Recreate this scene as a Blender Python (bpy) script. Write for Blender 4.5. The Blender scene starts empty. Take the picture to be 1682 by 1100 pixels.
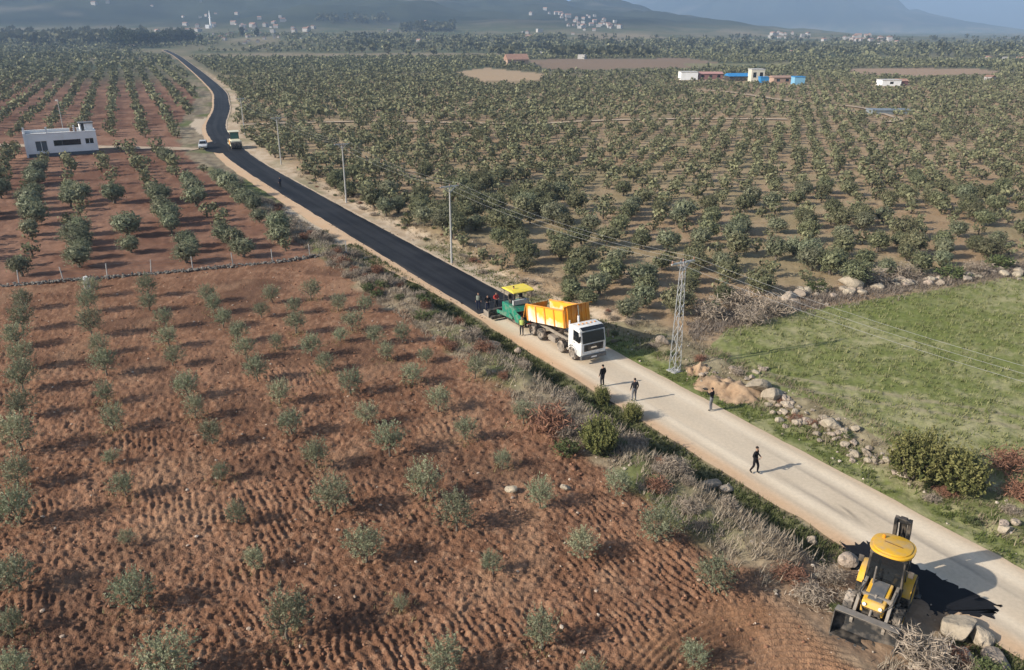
import bpy, bmesh, math, random
import numpy as np
from mathutils import Vector, Matrix
R = math.radians
random.seed(7); RNG = np.random.default_rng(11)
scene = bpy.context.scene
COL = scene.collection

# ------------------------------------------------------------------ camera
CAM_H, PITCH, FOC, CXP, CYP = 24.5, math.atan(505/1300), 1300.0, 841.0, 550.0
cam_d = bpy.data.cameras.new('camera'); cam = bpy.data.objects.new('camera', cam_d); COL.objects.link(cam)
cam.location = (0, 0, CAM_H); cam.rotation_euler = (math.pi/2 - PITCH, 0, 0)
cam_d.sensor_fit = 'HORIZONTAL'; cam_d.sensor_width = 36.0; cam_d.lens = 36.0*FOC/1682.0
cam_d.clip_start = 0.5; cam_d.clip_end = 30000
scene.camera = cam
# ------------------------------------------------------------------ sky, sun, exposure
SUN_EL, SUN_AZ = R(28.5), R(20)          # light travels towards +x and a little +y
world = bpy.data.worlds.new('World'); scene.world = world; world.use_nodes = True
wn = world.node_tree.nodes; wl = world.node_tree.links
sky = wn.new('ShaderNodeTexSky'); sky.sky_type = 'NISHITA'; sky.sun_disc = False
sky.sun_elevation = SUN_EL; sky.sun_rotation = R(250); sky.air_density = 1.0; sky.dust_density = 1.5
wn['Background'].inputs[1].default_value = 0.080
wl.new(sky.outputs[0], wn['Background'].inputs[0])
sun_d = bpy.data.lights.new('sun', 'SUN'); sun_d.energy = 4.2; sun_d.angle = R(0.6); sun_d.color = (1.0, 0.93, 0.82)
sun = bpy.data.objects.new('sun', sun_d); COL.objects.link(sun); sun.location = (-60, -20, 60)
LDIR = Vector((math.cos(SUN_AZ)*math.cos(SUN_EL), math.sin(SUN_AZ)*math.cos(SUN_EL), -math.sin(SUN_EL)))
sun.rotation_euler = LDIR.to_track_quat('-Z', 'Y').to_euler()
vs = scene.view_settings; vs.view_transform = 'Standard'; vs.look = 'None'; vs.exposure = 0.88; vs.gamma = 1.0
scene.cycles.use_denoising = True
scene.cycles.max_bounces = 5; scene.cycles.diffuse_bounces = 2; scene.cycles.transparent_max_bounces = 6
scene.cycles.volume_bounces = 1

# ------------------------------------------------------------------ number helpers
def hash2(ix, iy, seed):
    h = (ix.astype(np.int64)*374761393 + iy.astype(np.int64)*668265263 + seed*1442695041) & 0xffffffff
    h = ((h ^ (h >> 13))*1274126177) & 0xffffffff
    h = h ^ (h >> 16)
    return (h & 0xffffff)/float(0xffffff)
def vnoise(x, y, seed=0):
    ix = np.floor(x); iy = np.floor(y); fx = x-ix; fy = y-iy
    fx = fx*fx*(3-2*fx); fy = fy*fy*(3-2*fy)
    a = hash2(ix, iy, seed); b = hash2(ix+1, iy, seed); c = hash2(ix, iy+1, seed); d = hash2(ix+1, iy+1, seed)
    return (a*(1-fx)+b*fx)*(1-fy) + (c*(1-fx)+d*fx)*fy          # 0..1
def fbm(x, y, seed=0, octv=4, gain=.5):
    s = 0; a = 1; t = 0
    for o in range(octv):
        s = s + a*vnoise(x*2**o+o*17.3, y*2**o-o*9.1, seed+o); t += a; a *= gain
    return s/t
def sstep(a, b, x):
    t = np.clip((x-a)/(b-a), 0, 1); return t*t*(3-2*t)
def lerp(a, b, t): return a+(b-a)*t

# ------------------------------------------------------------------ the lie of the land
NX, NY = 0.86, 0.51                                   # unit normal of the straight road, to its right
ROAD = np.array([(45.0,-8.0),(29.76,17.65),(9.4,52.0),(-11.0,86.4),(-31.4,120.8),(-53.0,158.5),(-69.5,193.0),(-79.5,218.0),(-93,262),(-102.3,289),
                 (-119,335),(-155,420),(-207,540),(-306,765),(-372,900)])
def smooth_line(p, n=10):
    out = []
    for i in range(len(p)-1):
        p0 = p[max(i-1,0)]; p1 = p[i]; p2 = p[i+1]; p3 = p[min(i+2,len(p)-1)]
        for k in range(n):
            t = k/n
            out.append(.5*((2*p1)+(-p0+p2)*t+(2*p0-5*p1+4*p2-p3)*t*t+(-p0+3*p1-3*p2+p3)*t**3))
    out.append(p[-1]); return np.array(out)
RC = smooth_line(ROAD, 5)
def line_dist(x, y, line):
    """signed distance to a polyline (positive on its right when walked from the camera away reversed) and arc position"""
    x = np.asarray(x, float); y = np.asarray(y, float)
    if x.size <= 64:
        A = line[:-1]; D_ = line[1:]-A; L2 = (D_**2).sum(1); L = np.sqrt(L2); xs = x.ravel()[:,None]; ys = y.ravel()[:,None]
        t = np.clip(((xs-A[:,0])*D_[:,0]+(ys-A[:,1])*D_[:,1])/L2, 0, 1); qx = xs-(A[:,0]+t*D_[:,0]); qy = ys-(A[:,1]+t*D_[:,1]); d2 = qx*qx+qy*qy
        k = d2.argmin(1); r = np.arange(len(k)); cr = (xs[:,0]-A[k,0])*D_[k,1]-(ys[:,0]-A[k,1])*D_[k,0]; ac = np.concatenate([[0],np.cumsum(L)])
        return (np.sign(cr)*np.sqrt(d2[r,k])).reshape(x.shape), (ac[k]+t[r,k]*L[k]).reshape(x.shape)
    best = np.full(x.shape, 1e18); sd = np.zeros(x.shape); au = np.zeros(x.shape); acc = 0
    for i in range(len(line)-1):
        ax, ay = line[i]; bx, by = line[i+1]; dx, dy = bx-ax, by-ay; L2 = dx*dx+dy*dy; L = math.sqrt(L2)
        t = np.clip(((x-ax)*dx+(y-ay)*dy)/L2, 0, 1)
        qx = x-(ax+t*dx); qy = y-(ay+t*dy); d2 = qx*qx+qy*qy
        cr = (x-ax)*dy-(y-ay)*dx
        m = d2 < best
        best = np.where(m, d2, best); sd = np.where(m, np.sign(cr)*np.sqrt(d2), sd); au = np.where(m, acc+t*L, au); acc += L
    return sd, au
def mountain(x, y):
    t = x/np.maximum(y, 1.0)
    rg = fbm(x/900, y/900, 31, 5)-.5
    rg2 = np.abs(fbm(x/420+9, y/420, 57, 4)-.5)
    # nearer massif: a long flank that falls from the left to the right
    hA = np.clip((1000-x-.05*(y-3000))*.14, 0, 420)*sstep(1350, 3300, y+.10*x)
    hA = np.minimum(hA*(1+1.0*rg)+hA*rg2*.9, 330+200*rg)
    # the next one, steeper, further off
    hB = np.clip((3400-x)*.34, 0, 430)*sstep(4600, 6800, y)*sstep(200, 1800, x)
    hB = hB*(1+.8*rg)+hB*rg2*.5
    hC = 440*sstep(9500, 12500, y)*sstep(-3000, 3000, x)*(1+.6*rg)
    gul = np.abs(fbm(x/340+3, y/700, 77, 4)-.5)*2; gul2 = fbm(x/120, y/200, 78, 3)-.5
    hA = hA*(.72+.62*gul)+np.minimum(hA,60)*gul2*.5; hB = hB*(.80+.45*gul); hC = hC*(.85+.35*gul)
    low = 16*sstep(700, 1700, y)*sstep(.34, .05, t)*(.7+.9*(fbm(x/300, y/300, 5, 3)))
    return np.maximum(np.maximum(hA, hB), hC)+low
def base_z(x, y):
    """broad shape without road works"""
    und = (fbm(x/170, y/170, 3, 3)-.5)*4.0*sstep(150, 420, y)*sstep(15, 60, np.abs(x+.45*y-40)+0*x)
    return und + mountain(x, y)
DRIVE_U = 27.6
def land(x, y, fine=True):
    x = np.asarray(x, float); y = np.asarray(y, float)
    s, u = line_dist(x, y, RC)
    near = sstep(175, 120, y)
    wob = (fbm(x/3.1, y/3.1, 8, 3)-.5)
    # left: ditch, bank, field a little higher than the road
    fld = .55
    zl = np.interp(s, [-14, -9.5, -7.4, -6.3, -5.0, -4.1, -3.35, -2.9], [fld, fld+.1, fld+.42, fld+.34, -.32, -.42, -.15, 0])
    zl2 = np.interp(s, [-14, -9.5, -7.4, -6.0, -4.6, -2.9], [fld, fld+.08, fld+.25, .22, -.03, 0])
    zl = lerp(zl, zl2, sstep(74, 88, y))
    bankm = sstep(-10.5, -8.5, s)*sstep(-4.6, -5.6, s)
    zl = zl+bankm*wob*.9
    drive = np.exp(-((u-U_DRIVE)/3.2)**4)
    zl = lerp(zl, np.interp(s, [-14, -9, -2.9], [fld, .38, 0]), drive)
    # right: verge, stone line, meadow
    zr = np.interp(s, [2.9, 4.2, 6, 8, 10], [0, -.12, .02, .35, .28]) + sstep(5, 6.5, s)*sstep(11, 8.5, s)*wob*.7
    z = np.where(s < 0, zl, zr)*near + np.where(s < 0, .15, .1)*(1-near)*sstep(3, 12, np.abs(s))
    roadm = sstep(3.4, 2.9, np.abs(s))
    z = z-roadm*.06
    z = z+base_z(x, y)
    return z, s, u
U_DRIVE = 0.0
_s, _u = line_dist(np.array([17.0]), np.array([29.5]), RC); U_DRIVE = float(_u[0])
def land_z(x, y):
    return float(land(np.array([x]), np.array([y]))[0][0])
_c, _sn = math.cos(PITCH), math.sin(PITCH)
def spot(px, py):
    """where the line of sight through that point of the photograph meets the land"""
    dx = (px-CXP)/FOC; dy = -(py-CYP)/FOC
    d = np.array([dx, _c+dy*_sn, -_sn+dy*_c])
    if d[2] < 0 and py > 110:
        z = 0.2
        for _ in range(6):
            k = (CAM_H-z)/-d[2]; p = d*k; z = land_z(p[0], p[1])
        return (float(p[0]), float(p[1]), z)
    ks = np.geomspace(250, 9000, 420); X = d[0]*ks; Y = d[1]*ks; Z = CAM_H+d[2]*ks
    zz = land(X, Y)[0]; i = np.argmax(Z < zz)
    if not (Z < zz).any(): i = 210
    return (float(X[i]), float(Y[i]), float(zz[i]))
def scale_at(y, z=0):   # pixels of the photograph per metre
    return FOC/(y*_c+(CAM_H-z)*_sn)
def in_poly(x, y, poly):
    x = np.asarray(x); y = np.asarray(y); ins = np.zeros(x.shape, bool); n = len(poly)
    for i in range(n):
        x1, y1 = poly[i]; x2, y2 = poly[(i+1) % n]
        c = ((y1 > y) != (y2 > y)) & (x < (x2-x1)*(y-y1)/(y2-y1+1e-12)+x1)
        ins ^= c
    return ins

# ------------------------------------------------------------------ materials
MATS = {}
def mat(name, col=(.5,.5,.5), rough=.7, metal=0.0, var=.12, nscale=6.0, bump=0.0, bscale=40.0, attr=None, objvar=0.0, transl=0.0, dirt=None, dirt_scale=2.5, dirt_amt=.5, spec=.3, coat=0.0, coords='Object', hue=0.0):
    if name in MATS: return MATS[name]
    m = bpy.data.materials.new(name); m.use_nodes = True; nt = m.node_tree; N = nt.nodes; L = nt.links
    b = N['Principled BSDF']; out = N['Material Output']
    b.inputs['Roughness'].default_value = rough; b.inputs['Metallic'].default_value = metal
    b.inputs['Specular IOR Level'].default_value = spec; b.inputs['Coat Weight'].default_value = coat
    tc = N.new('ShaderNodeTexCoord')
    if attr:
        a = N.new('ShaderNodeAttribute'); a.attribute_name = attr; csrc = a.outputs['Color']
    else:
        rgb = N.new('ShaderNodeRGB'); rgb.outputs[0].default_value = (*col, 1); csrc = rgb.outputs[0]
    if dirt:
        nz = N.new('ShaderNodeTexNoise'); nz.inputs['Scale'].default_value = dirt_scale; nz.inputs['Detail'].default_value = 6
        L.new(tc.outputs[coords], nz.inputs['Vector'])
        mr = N.new('ShaderNodeMapRange'); mr.inputs[1].default_value = .42; mr.inputs[2].default_value = .66; mr.inputs[4].default_value = dirt_amt
        L.new(nz.outputs[0], mr.inputs[0])
        mx = N.new('ShaderNodeMixRGB'); mx.inputs[2].default_value = (*dirt, 1); L.new(mr.outputs[0], mx.inputs[0]); L.new(csrc, mx.inputs[1]); csrc = mx.outputs[0]
    if var > 0:
        nz = N.new('ShaderNodeTexNoise'); nz.inputs['Scale'].default_value = nscale; nz.inputs['Detail'].default_value = 5; nz.inputs['Roughness'].default_value = .65
        L.new(tc.outputs[coords], nz.inputs['Vector'])
        mr = N.new('ShaderNodeMapRange'); mr.inputs[1].default_value = .25; mr.inputs[2].default_value = .75; mr.inputs[3].default_value = 1-var; mr.inputs[4].default_value = 1+var
        L.new(nz.outputs[0], mr.inputs[0])
        mx = N.new('ShaderNodeMixRGB'); mx.blend_type = 'MULTIPLY'; mx.inputs[0].default_value = 1; L.new(csrc, mx.inputs[1]); L.new(mr.outputs[0], mx.inputs[2]); csrc = mx.outputs[0]
    if objvar > 0 or hue > 0:
        oi = N.new('ShaderNodeObjectInfo'); hs = N.new('ShaderNodeHueSaturation')
        mr = N.new('ShaderNodeMapRange'); mr.inputs[3].default_value = 1-objvar; mr.inputs[4].default_value = 1+objvar
        L.new(oi.outputs['Random'], mr.inputs[0]); L.new(mr.outputs[0], hs.inputs['Value'])
        if hue > 0:
            m2 = N.new('ShaderNodeMath'); m2.operation = 'MULTIPLY'; m2.inputs[1].default_value = 7.13; L.new(oi.outputs['Random'], m2.inputs[0])
            m3 = N.new('ShaderNodeMath'); m3.operation = 'FRACT'; L.new(m2.outputs[0], m3.inputs[0])
            m4 = N.new('ShaderNodeMapRange'); m4.inputs[3].default_value = .5-hue; m4.inputs[4].default_value = .5+hue; L.new(m3.outputs[0], m4.inputs[0]); L.new(m4.outputs[0], hs.inputs['Hue'])
        L.new(csrc, hs.inputs['Color']); csrc = hs.outputs[0]
    L.new(csrc, b.inputs['Base Color'])
    if bump > 0:
        nz = N.new('ShaderNodeTexNoise'); nz.inputs['Scale'].default_value = bscale; nz.inputs['Detail'].default_value = 6
        L.new(tc.outputs[coords], nz.inputs['Vector'])
        bp = N.new('ShaderNodeBump'); bp.inputs['Strength'].default_value = 1.0; bp.inputs['Distance'].default_value = bump
        L.new(nz.outputs[0], bp.inputs['Height']); L.new(bp.outputs[0], b.inputs['Normal'])
    if transl > 0:
        tr = N.new('ShaderNodeBsdfTranslucent'); L.new(csrc, tr.inputs[0]); ms = N.new('ShaderNodeMixShader'); ms.inputs[0].default_value = transl
        L.new(b.outputs[0], ms.inputs[1]); L.new(tr.outputs[0], ms.inputs[2]); L.new(ms.outputs[0], out.inputs['Surface'])
    MATS[name] = m; return m

# ------------------------------------------------------------------ object helpers
def tag(o, label=None, cat=None, group=None, kind=None):
    if label: o['label'] = label
    if cat: o['category'] = cat
    if group: o['group'] = group
    if kind: o['kind'] = kind
    return o
def thing(name, loc, rz, label, cat, group=None):
    o = bpy.data.objects.new(name, None); COL.objects.link(o); o.location = loc; o.rotation_euler = (0, 0, rz); o.empty_display_size = .3
    return tag(o, label, cat, group)
def link_mesh(name, me, m=None, parent=None):
    if m is not None:
        for mm in (m if isinstance(m, (list, tuple)) else [m]): me.materials.append(mm)
    o = bpy.data.objects.new(name, me); COL.objects.link(o)
    if parent is not None: o.parent = parent
    return o
def np_mesh(name, verts, faces, cols=None, smooth=False):
    """faces: (n,3) or (n,4) int array; cols: per-vertex rgb"""
    verts = np.asarray(verts, np.float32); faces = np.asarray(faces, np.int32)
    me = bpy.data.meshes.new(name); k = faces.shape[1]; n = len(faces)
    me.vertices.add(len(verts)); me.vertices.foreach_set('co', verts.ravel())
    me.loops.add(n*k); me.loops.foreach_set('vertex_index', faces.ravel())
    me.polygons.add(n); me.polygons.foreach_set('loop_start', np.arange(0, n*k, k, dtype=np.int32))
    if smooth: me.polygons.foreach_set('use_smooth', np.ones(n, bool))
    else: me.polygons.foreach_set('use_smooth', np.zeros(n, bool))
    if cols is not None:
        ca = me.color_attributes.new('tint', 'FLOAT_COLOR', 'POINT')
        c4 = np.ones((len(verts), 4), np.float32); c4[:, :3] = cols; ca.data.foreach_set('color', c4.ravel())
    me.update(calc_edges=True); return me
class MB:
    """collects solids into one mesh"""
    def __init__(self): self.bm = bmesh.new()
    def hexa(self, p, bev=0.0):
        vs = [self.bm.verts.new(q) for q in p]
        fs = [self.bm.faces.new([vs[i] for i in f]) for f in ((3,2,1,0),(4,5,6,7),(0,1,5,4),(1,2,6,5),(2,3,7,6),(3,0,4,7))]
        if bev > 0:
            es = set(e for f in fs for e in f.edges)
            bmesh.ops.bevel(self.bm, geom=list(es), offset=bev, segments=2, profile=.6, affect='EDGES')
        return self
    def box(self, x0, x1, y0, y1, z0, z1, bev=0.0):
        return self.hexa([(x0,y0,z0),(x1,y0,z0),(x1,y1,z0),(x0,y1,z0),(x0,y0,z1),(x1,y0,z1),(x1,y1,z1),(x0,y1,z1)], bev)
    def prism(self, prof, y0, y1, bev=0.0, axis='y'):
        """profile in the xz plane (counter-clockwise or not) swept along y"""
        def q(a, b, c): return (a, c, b) if axis == 'y' else ((a, b, c) if axis == 'z' else (c, a, b))
        A = [self.bm.verts.new(q(a, b, y0)) for a, b in prof]; B = [self.bm.verts.new(q(a, b, y1)) for a, b in prof]; n = len(prof)
        fs = [self.bm.faces.new(A), self.bm.faces.new(B[::-1])]
        for i in range(n): fs.append(self.bm.faces.new([A[i], B[i], B[(i+1)%n], A[(i+1)%n]]))
        bmesh.ops.recalc_face_normals(self.bm, faces=fs)
        if bev > 0:
            bmesh.ops.bevel(self.bm, geom=list(set(e for f in fs for e in f.edges)), offset=bev, segments=2, profile=.6, affect='EDGES')
        return self
    def tube(self, pts, rad, n=8, cap=True):
        pts = [Vector(p) for p in pts]; rad = rad if isinstance(rad, (list, tuple)) else [rad]*len(pts); rings = []; up = None
        for i, p in enumerate(pts):
            d = (pts[min(i+1, len(pts)-1)]-pts[max(i-1, 0)]).normalized()
            if up is None: up = d.orthogonal().normalized()
            a = (up-d*up.dot(d)); a = a.normalized() if a.length > 1e-6 else d.orthogonal().normalized(); up = a; b = d.cross(a)
            rings.append([self.bm.verts.new(p+(a*math.cos(2*math.pi*k/n)+b*math.sin(2*math.pi*k/n))*rad[i]) for k in range(n)])
        for i in range(len(rings)-1):
            for k in range(n): self.bm.faces.new([rings[i][k], rings[i][(k+1)%n], rings[i+1][(k+1)%n], rings[i+1][k]])
        if cap:
            self.bm.faces.new(rings[0][::-1]); self.bm.faces.new(rings[-1])
        return self
    def lathe(self, prof, c, axis, n=24):
        """prof: (distance along axis, radius)"""
        c = Vector(c); ax = Vector(axis).normalized(); a = ax.orthogonal().normalized(); b = ax.cross(a); rings = []
        for d, r in prof:
            rings.append([self.bm.verts.new(c+ax*d+(a*math.cos(2*math.pi*k/n)+b*math.sin(2*math.pi*k/n))*max(r, 1e-3)) for k in range(n)])
        for i in range(len(rings)-1):
            for k in range(n): self.bm.faces.new([rings[i][k], rings[i][(k+1)%n], rings[i+1][(k+1)%n], rings[i+1][k]])
        self.bm.faces.new(rings[0][::-1]); self.bm.faces.new(rings[-1]); return self
    def beam(self, p0, p1, w, h, bev=0.0, up=(0,0,1)):
        """rectangular bar from p0 to p1, w across, h along up"""
        p0 = Vector(p0); p1 = Vector(p1); d = (p1-p0).normalized(); u = Vector(up); s = d.cross(u)
        if s.length < 1e-4: s = d.orthogonal()
        s.normalize(); u = s.cross(d).normalized(); q = []
        for p in (p0, p1):
            q.append([p-s*w/2-u*h/2, p+s*w/2-u*h/2, p+s*w/2+u*h/2, p-s*w/2+u*h/2])
        a, b = q
        return self.hexa([a[0],a[1],b[1],b[0],a[3],a[2],b[2],b[3]], bev)
    def build(self, name, m, parent=None, smooth=False):
        me = bpy.data.meshes.new(name); bmesh.ops.recalc_face_normals(self.bm, faces=self.bm.faces[:])
        if smooth:
            for f in self.bm.faces: f.smooth = True
            for e in self.bm.edges:
                if len(e.link_faces) == 2 and e.calc_face_angle(0) > R(38): e.smooth = False
        self.bm.to_mesh(me); self.bm.free(); return link_mesh(name, me, m, parent)
def children_of(o): return [c for c in KIDS.get(o.name, [])]
def copy_thing(root, kids, loc, rz, scale=1.0, label=None, group=None):
    r = root.copy(); COL.objects.link(r); r.location = loc; r.rotation_euler = (0, 0, rz); r.scale = (scale,)*3 if not isinstance(scale, (tuple, list)) else scale
    if label: r['label'] = label
    if group: r['group'] = group
    for k in kids:
        c = k.copy(); COL.objects.link(c); c.parent = r
    return r
# ================================================================== THE GROUND: one sheet, cut into named pieces
def px_poly(pts): return [spot(*p)[:2] for p in pts]
MEADOW = [(14.6,57.0),(18.5,63.8),(27,68.6),(40,74.0),(54.6,80.0),(95,96),(130,40),(70,-14),(40,2)]
WALL_LINE = np.array([(-120,51.0),(-50.8,74.9),(-42,77.6),(-33.5,80.5),(-24.8,84.0),(-17.5,88.0)])
GRAVEL = [px_poly([(436,330),(470,338),(560,392),(640,440),(630,446),(560,408),(500,380),(455,352)]),
          px_poly([(318,196),(348,193),(336,212),(343,228),(330,222),(312,206)]),
          px_poly([(368,250),(380,250),(440,292),(450,306),(400,276),(372,262)])]
CLEAR = [px_poly(p) for p in ([(748,118),(800,111),(893,121),(885,131),(795,133)],[(858,98),(1130,96),(1180,103),(1130,112),(900,114)],
          [(1400,112),(1600,112),(1650,119),(1500,125),(1390,121)],[(1120,104),(1300,104),(1290,108),(1130,109)])]
TRACKS = [[spot(*p)[:2] for p in q] for q in (
    [(400,206),(520,202),(640,200),(760,203),(880,204),(960,200),(1060,197),(1180,196),(1292,197)],
    [(1140,149),(1200,153),(1265,163),(1330,171),(1400,176),(1445,186),(1475,198),(1450,202)],
    [(-120,234),(-40,237),(0,238.5),(45,239.5),(110,240.5),(170,241.5),(205,242.5),(262,243.5),(322,246)],
    [(183,61),(187,67),(198,72),(209,75),(221,78)])]
def ring_dist(x, y, pts): return np.abs(line_dist(x, y, np.array(pts))[0])

def build_ground():
    # rows follow the distance, columns fan out with it, so that the sheet is fine where one stands near it
    py = np.arange(1135, 71, -2.1); h = CAM_H
    d = (py-CYP)*_c+FOC*_sn
    Yr = (FOC*_c-(py-CYP)*_sn)*h/d
    far = np.geomspace(Yr[-1]*1.02, 15500, 110)
    Y = np.concatenate([np.linspace(-60, Yr[0]-.8, 26), Yr, far])
    tin = np.arange(-.80, .8001, .0019)
    tout = np.geomspace(.815, 3.0, 16)
    T = np.concatenate([-tout[::-1], tin, tout])
    TT, YY = np.meshgrid(T, Y)
    XX = TT*np.maximum(YY+10, 33)
    x = XX.ravel(); y = YY.ravel()
    z, s, u = land(x, y)
    nr, nc = XX.shape
    # --- which piece of the setting each point belongs to
    wall_y = np.interp(x, WALL_LINE[:,0], WALL_LINE[:,1])
    edge_wob = (fbm(x/2.3, y/2.3, 40, 3)-.5)
    left = s < 0
    fieldm = sstep(-8.9, -9.9, s+edge_wob*2.6)*left
    near_field = fieldm*(y < wall_y)
    mid_field = fieldm*(y >= wall_y)
    inm = in_poly(x+edge_wob*1.2, y+edge_wob*1.2, MEADOW) & (s > 8.3+edge_wob*1.5)
    # --- ploughed relief: furrows along the tree rows, clods all over
    rowa = R(28); fu = x*math.cos(rowa)+y*math.sin(rowa)
    warp = (fbm(x/1.7, y/1.7, 51, 3)-.5)*.75
    fur = np.sin(2*math.pi*(fu+warp)/.36)
    # tractor turns round in the corner by the machine
    ddx = x-11.8; ddy = y-20.5; rr = np.sqrt(ddx**2+ddy**2)
    turn = sstep(7.2, 5.2, np.abs(rr-4.6))*sstep(9.5,7.5,rr)
    fur2 = np.sin(2*math.pi*rr/.34+warp*4)
    fadef = sstep(85, 48, y)
    patch = sstep(.52, .72, fbm(x/4.5, y/4.5, 61, 3))
    clod = (vnoise(x/.16, y/.16, 71)-.5)*.17+(vnoise(x/.085, y/.085, 72)-.5)*.10+(vnoise(x/.36, y/.36, 73)-.5)*.13
    hump = (fbm(x/1.4, y/1.4, 74, 2)-.5)*.14
    fine = sstep(75, 40, y)
    z = z+near_field*(fadef*lerp(fur*(.008+.05*patch), fur2*.06, turn)+clod*(.35+.65*fine)*lerp(1, .4, turn)+hump)
    z = z+mid_field*sstep(220,140,y)*((fbm(x/1.2,y/1.2,75,3)-.5)*.3)
    # meadow and verge: tussocky
    tus = (fbm(x/.5, y/.5, 81, 3)-.5)
    roadside = sstep(3.2, 4.2, np.abs(s))*(1-near_field)*(1-mid_field)*sstep(160, 90, y)
    z = z+roadside*tus*.16
    # --- colours of the materials themselves
    n1 = fbm(x/1.1, y/1.1, 91, 4)[:,None]; n2 = fbm(x/9, y/9, 92, 4)[:,None]; n3 = fbm(x/45, y/45, 93, 4)[:,None]; n0 = fbm(x/.22, y/.22, 94, 2)[:,None]
    C = lambda *c: np.array(c)[None,:]
    red = lerp(C(.172,.087,.051), C(.300,.165,.100), sstep(.3,.7,n1*.35+n0*.3+n2*.35))
    red = lerp(red, C(.35,.215,.135), sstep(.62,.80,n0)*.55)
    red = lerp(red, C(.30,.165,.09), turn[:,None]*.8)
    red = lerp(red, C(.115,.063,.041), sstep(.52,.68,fbm(x/6.5,y/4.0,191,4)[:,None])*.6)
    red = lerp(red, C(.34,.205,.125), sstep(.60,.74,fbm(x/3.5,y/5.0,192,4)[:,None])*.45)
    red2 = lerp(C(.155,.077,.049), C(.262,.148,.098), sstep(.3,.7,n2*.6+n1*.4))
    grn = lerp(C(.165,.185,.058), C(.345,.315,.17), sstep(.35,.68,n1*.45+n2*.35+n0*.2))
    grn = lerp(grn, C(.14,.165,.045), sstep(.55,.75,n3)*.7)
    scrub = lerp(C(.20,.155,.105), C(.30,.245,.165), sstep(.3,.7,n1)); scrub = lerp(scrub, C(.12,.135,.05), sstep(.52,.72,n2))
    och = lerp(C(.30,.205,.12), C(.40,.295,.19), sstep(.3,.7,n1*.5+n2*.5)); och = lerp(och, C(.19,.175,.085), sstep(.45,.70,n2*.6+n3*.4)*.5)
    sand = lerp(C(.42,.31,.205), C(.53,.42,.30), sstep(.3,.7,n1)); sand = lerp(sand, C(.24,.21,.12), sstep(.55,.75,n2)*.8)
    tow = lerp(C(.075,.09,.036), C(.15,.15,.07), n1)
    plain = lerp(C(.09,.105,.058), C(.16,.145,.09), sstep(.35,.65,n3)); 
    nn = fbm(x/160, y/260, 95, 4)[:,None]
    plain = lerp(plain, C(.27,.215,.145), sstep(.60,.72,nn)*.8)
    hn = fbm(x/260, y/260, 96, 5)[:,None]; hn2 = fbm(x/60, y/60, 97, 3)[:,None]
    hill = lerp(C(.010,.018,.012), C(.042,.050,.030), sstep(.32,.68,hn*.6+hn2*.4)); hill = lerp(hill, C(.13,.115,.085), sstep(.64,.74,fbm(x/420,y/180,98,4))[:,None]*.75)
    w = lambda m: m[:,None] if m.ndim == 1 else m
    col = np.where(w(left), scrub, och)
    # left side far: red orchards thinning out into scrub
    col = lerp(col, red2, w(mid_field*sstep(520, 330, y)))
    col = lerp(col, plain, w(sstep(330, 560, y)))
    col = lerp(col, red, w(near_field))
    ver_r = sstep(lerp(11,7.5,sstep(64,74,y)),lerp(8,5.2,sstep(64,74,y)),s)*(s>0)*sstep(700,300,y)
    col = lerp(col, np.where(w(y > 66), sand, lerp(scrub, grn, w(sstep(6.6,4.6,s+edge_wob*1.5)*.8+.2))), w(ver_r))
    col = lerp(col, tow, w(sstep(-5.6,-5.0,s)*sstep(-2.9,-3.5,s)*sstep(110,80,y)*.85*left))
    col = lerp(col, grn, w(inm.astype(float)))
    drv = np.exp(-((u-U_DRIVE)/4.0)**4)*sstep(-11,-9,s)*sstep(-2.6,-3.2,s); col = lerp(col, lerp(C(.20,.125,.08), C(.31,.22,.145), n1), w(drv))
    # bare wheel tracks crossing the meadow
    for off in (0, 1.7):
        dl = np.abs((x-24)*.52+(y-52)*.854+off-1.2*np.sin((x-24)/9)); col = lerp(col, C(.30,.26,.16), w(sstep(.40,.14,dl)*inm*.85))
    for gp in GRAVEL: col = lerp(col, C(.56,.45,.33), w(in_poly(x+edge_wob*1.5, y+edge_wob*1.5, gp).astype(float)*.9))
    for i, cp in enumerate(CLEAR): col = lerp(col, (C(.42,.30,.19), C(.24,.165,.115), C(.34,.235,.165), C(.22,.20,.11))[i], w(in_poly(x, y, cp).astype(float)*.9))
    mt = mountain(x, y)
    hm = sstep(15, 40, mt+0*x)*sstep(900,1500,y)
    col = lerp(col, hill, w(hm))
    # --- faces and regions
    idx = np.arange(nr*nc).reshape(nr, nc)
    F = np.stack([idx[:-1,:-1].ravel(), idx[:-1,1:].ravel(), idx[1:,1:].ravel(), idx[1:,:-1].ravel()], 1)
    reg_v = np.zeros(nr*nc, int)                       # 0 grove ground
    reg_v[left & (y < 700)] = 1                        # left orchard ground
    reg_v[(np.abs(s) < 9.6) & (y < 260)] = 2           # verges
    reg_v[inm] = 3
    reg_v[near_field > .5] = 4
    reg_v[(y > 700) & (reg_v < 2)] = 5
    reg_v[(hm > .5)] = 6
    fr = reg_v[F[:,0]]
    V = np.stack([x, y, z], 1)
    names = ['grove_ground','orchard_ground','road_verge','meadow','ploughed_field','plain','hills']
    gm = mat('soil', attr='tint', rough=.95, var=.20, nscale=3.0, bump=.035, bscale=9.0, spec=.08, coords='Object')
    gm3 = mat('ploughed_soil', attr='tint', rough=.95, var=.34, nscale=7.0, bump=.08, bscale=14.0, spec=.06)
    gm2 = mat('far_ground', attr='tint', rough=.95, var=.18, nscale=.06, bump=0, spec=.03, coords='Object')
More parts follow.
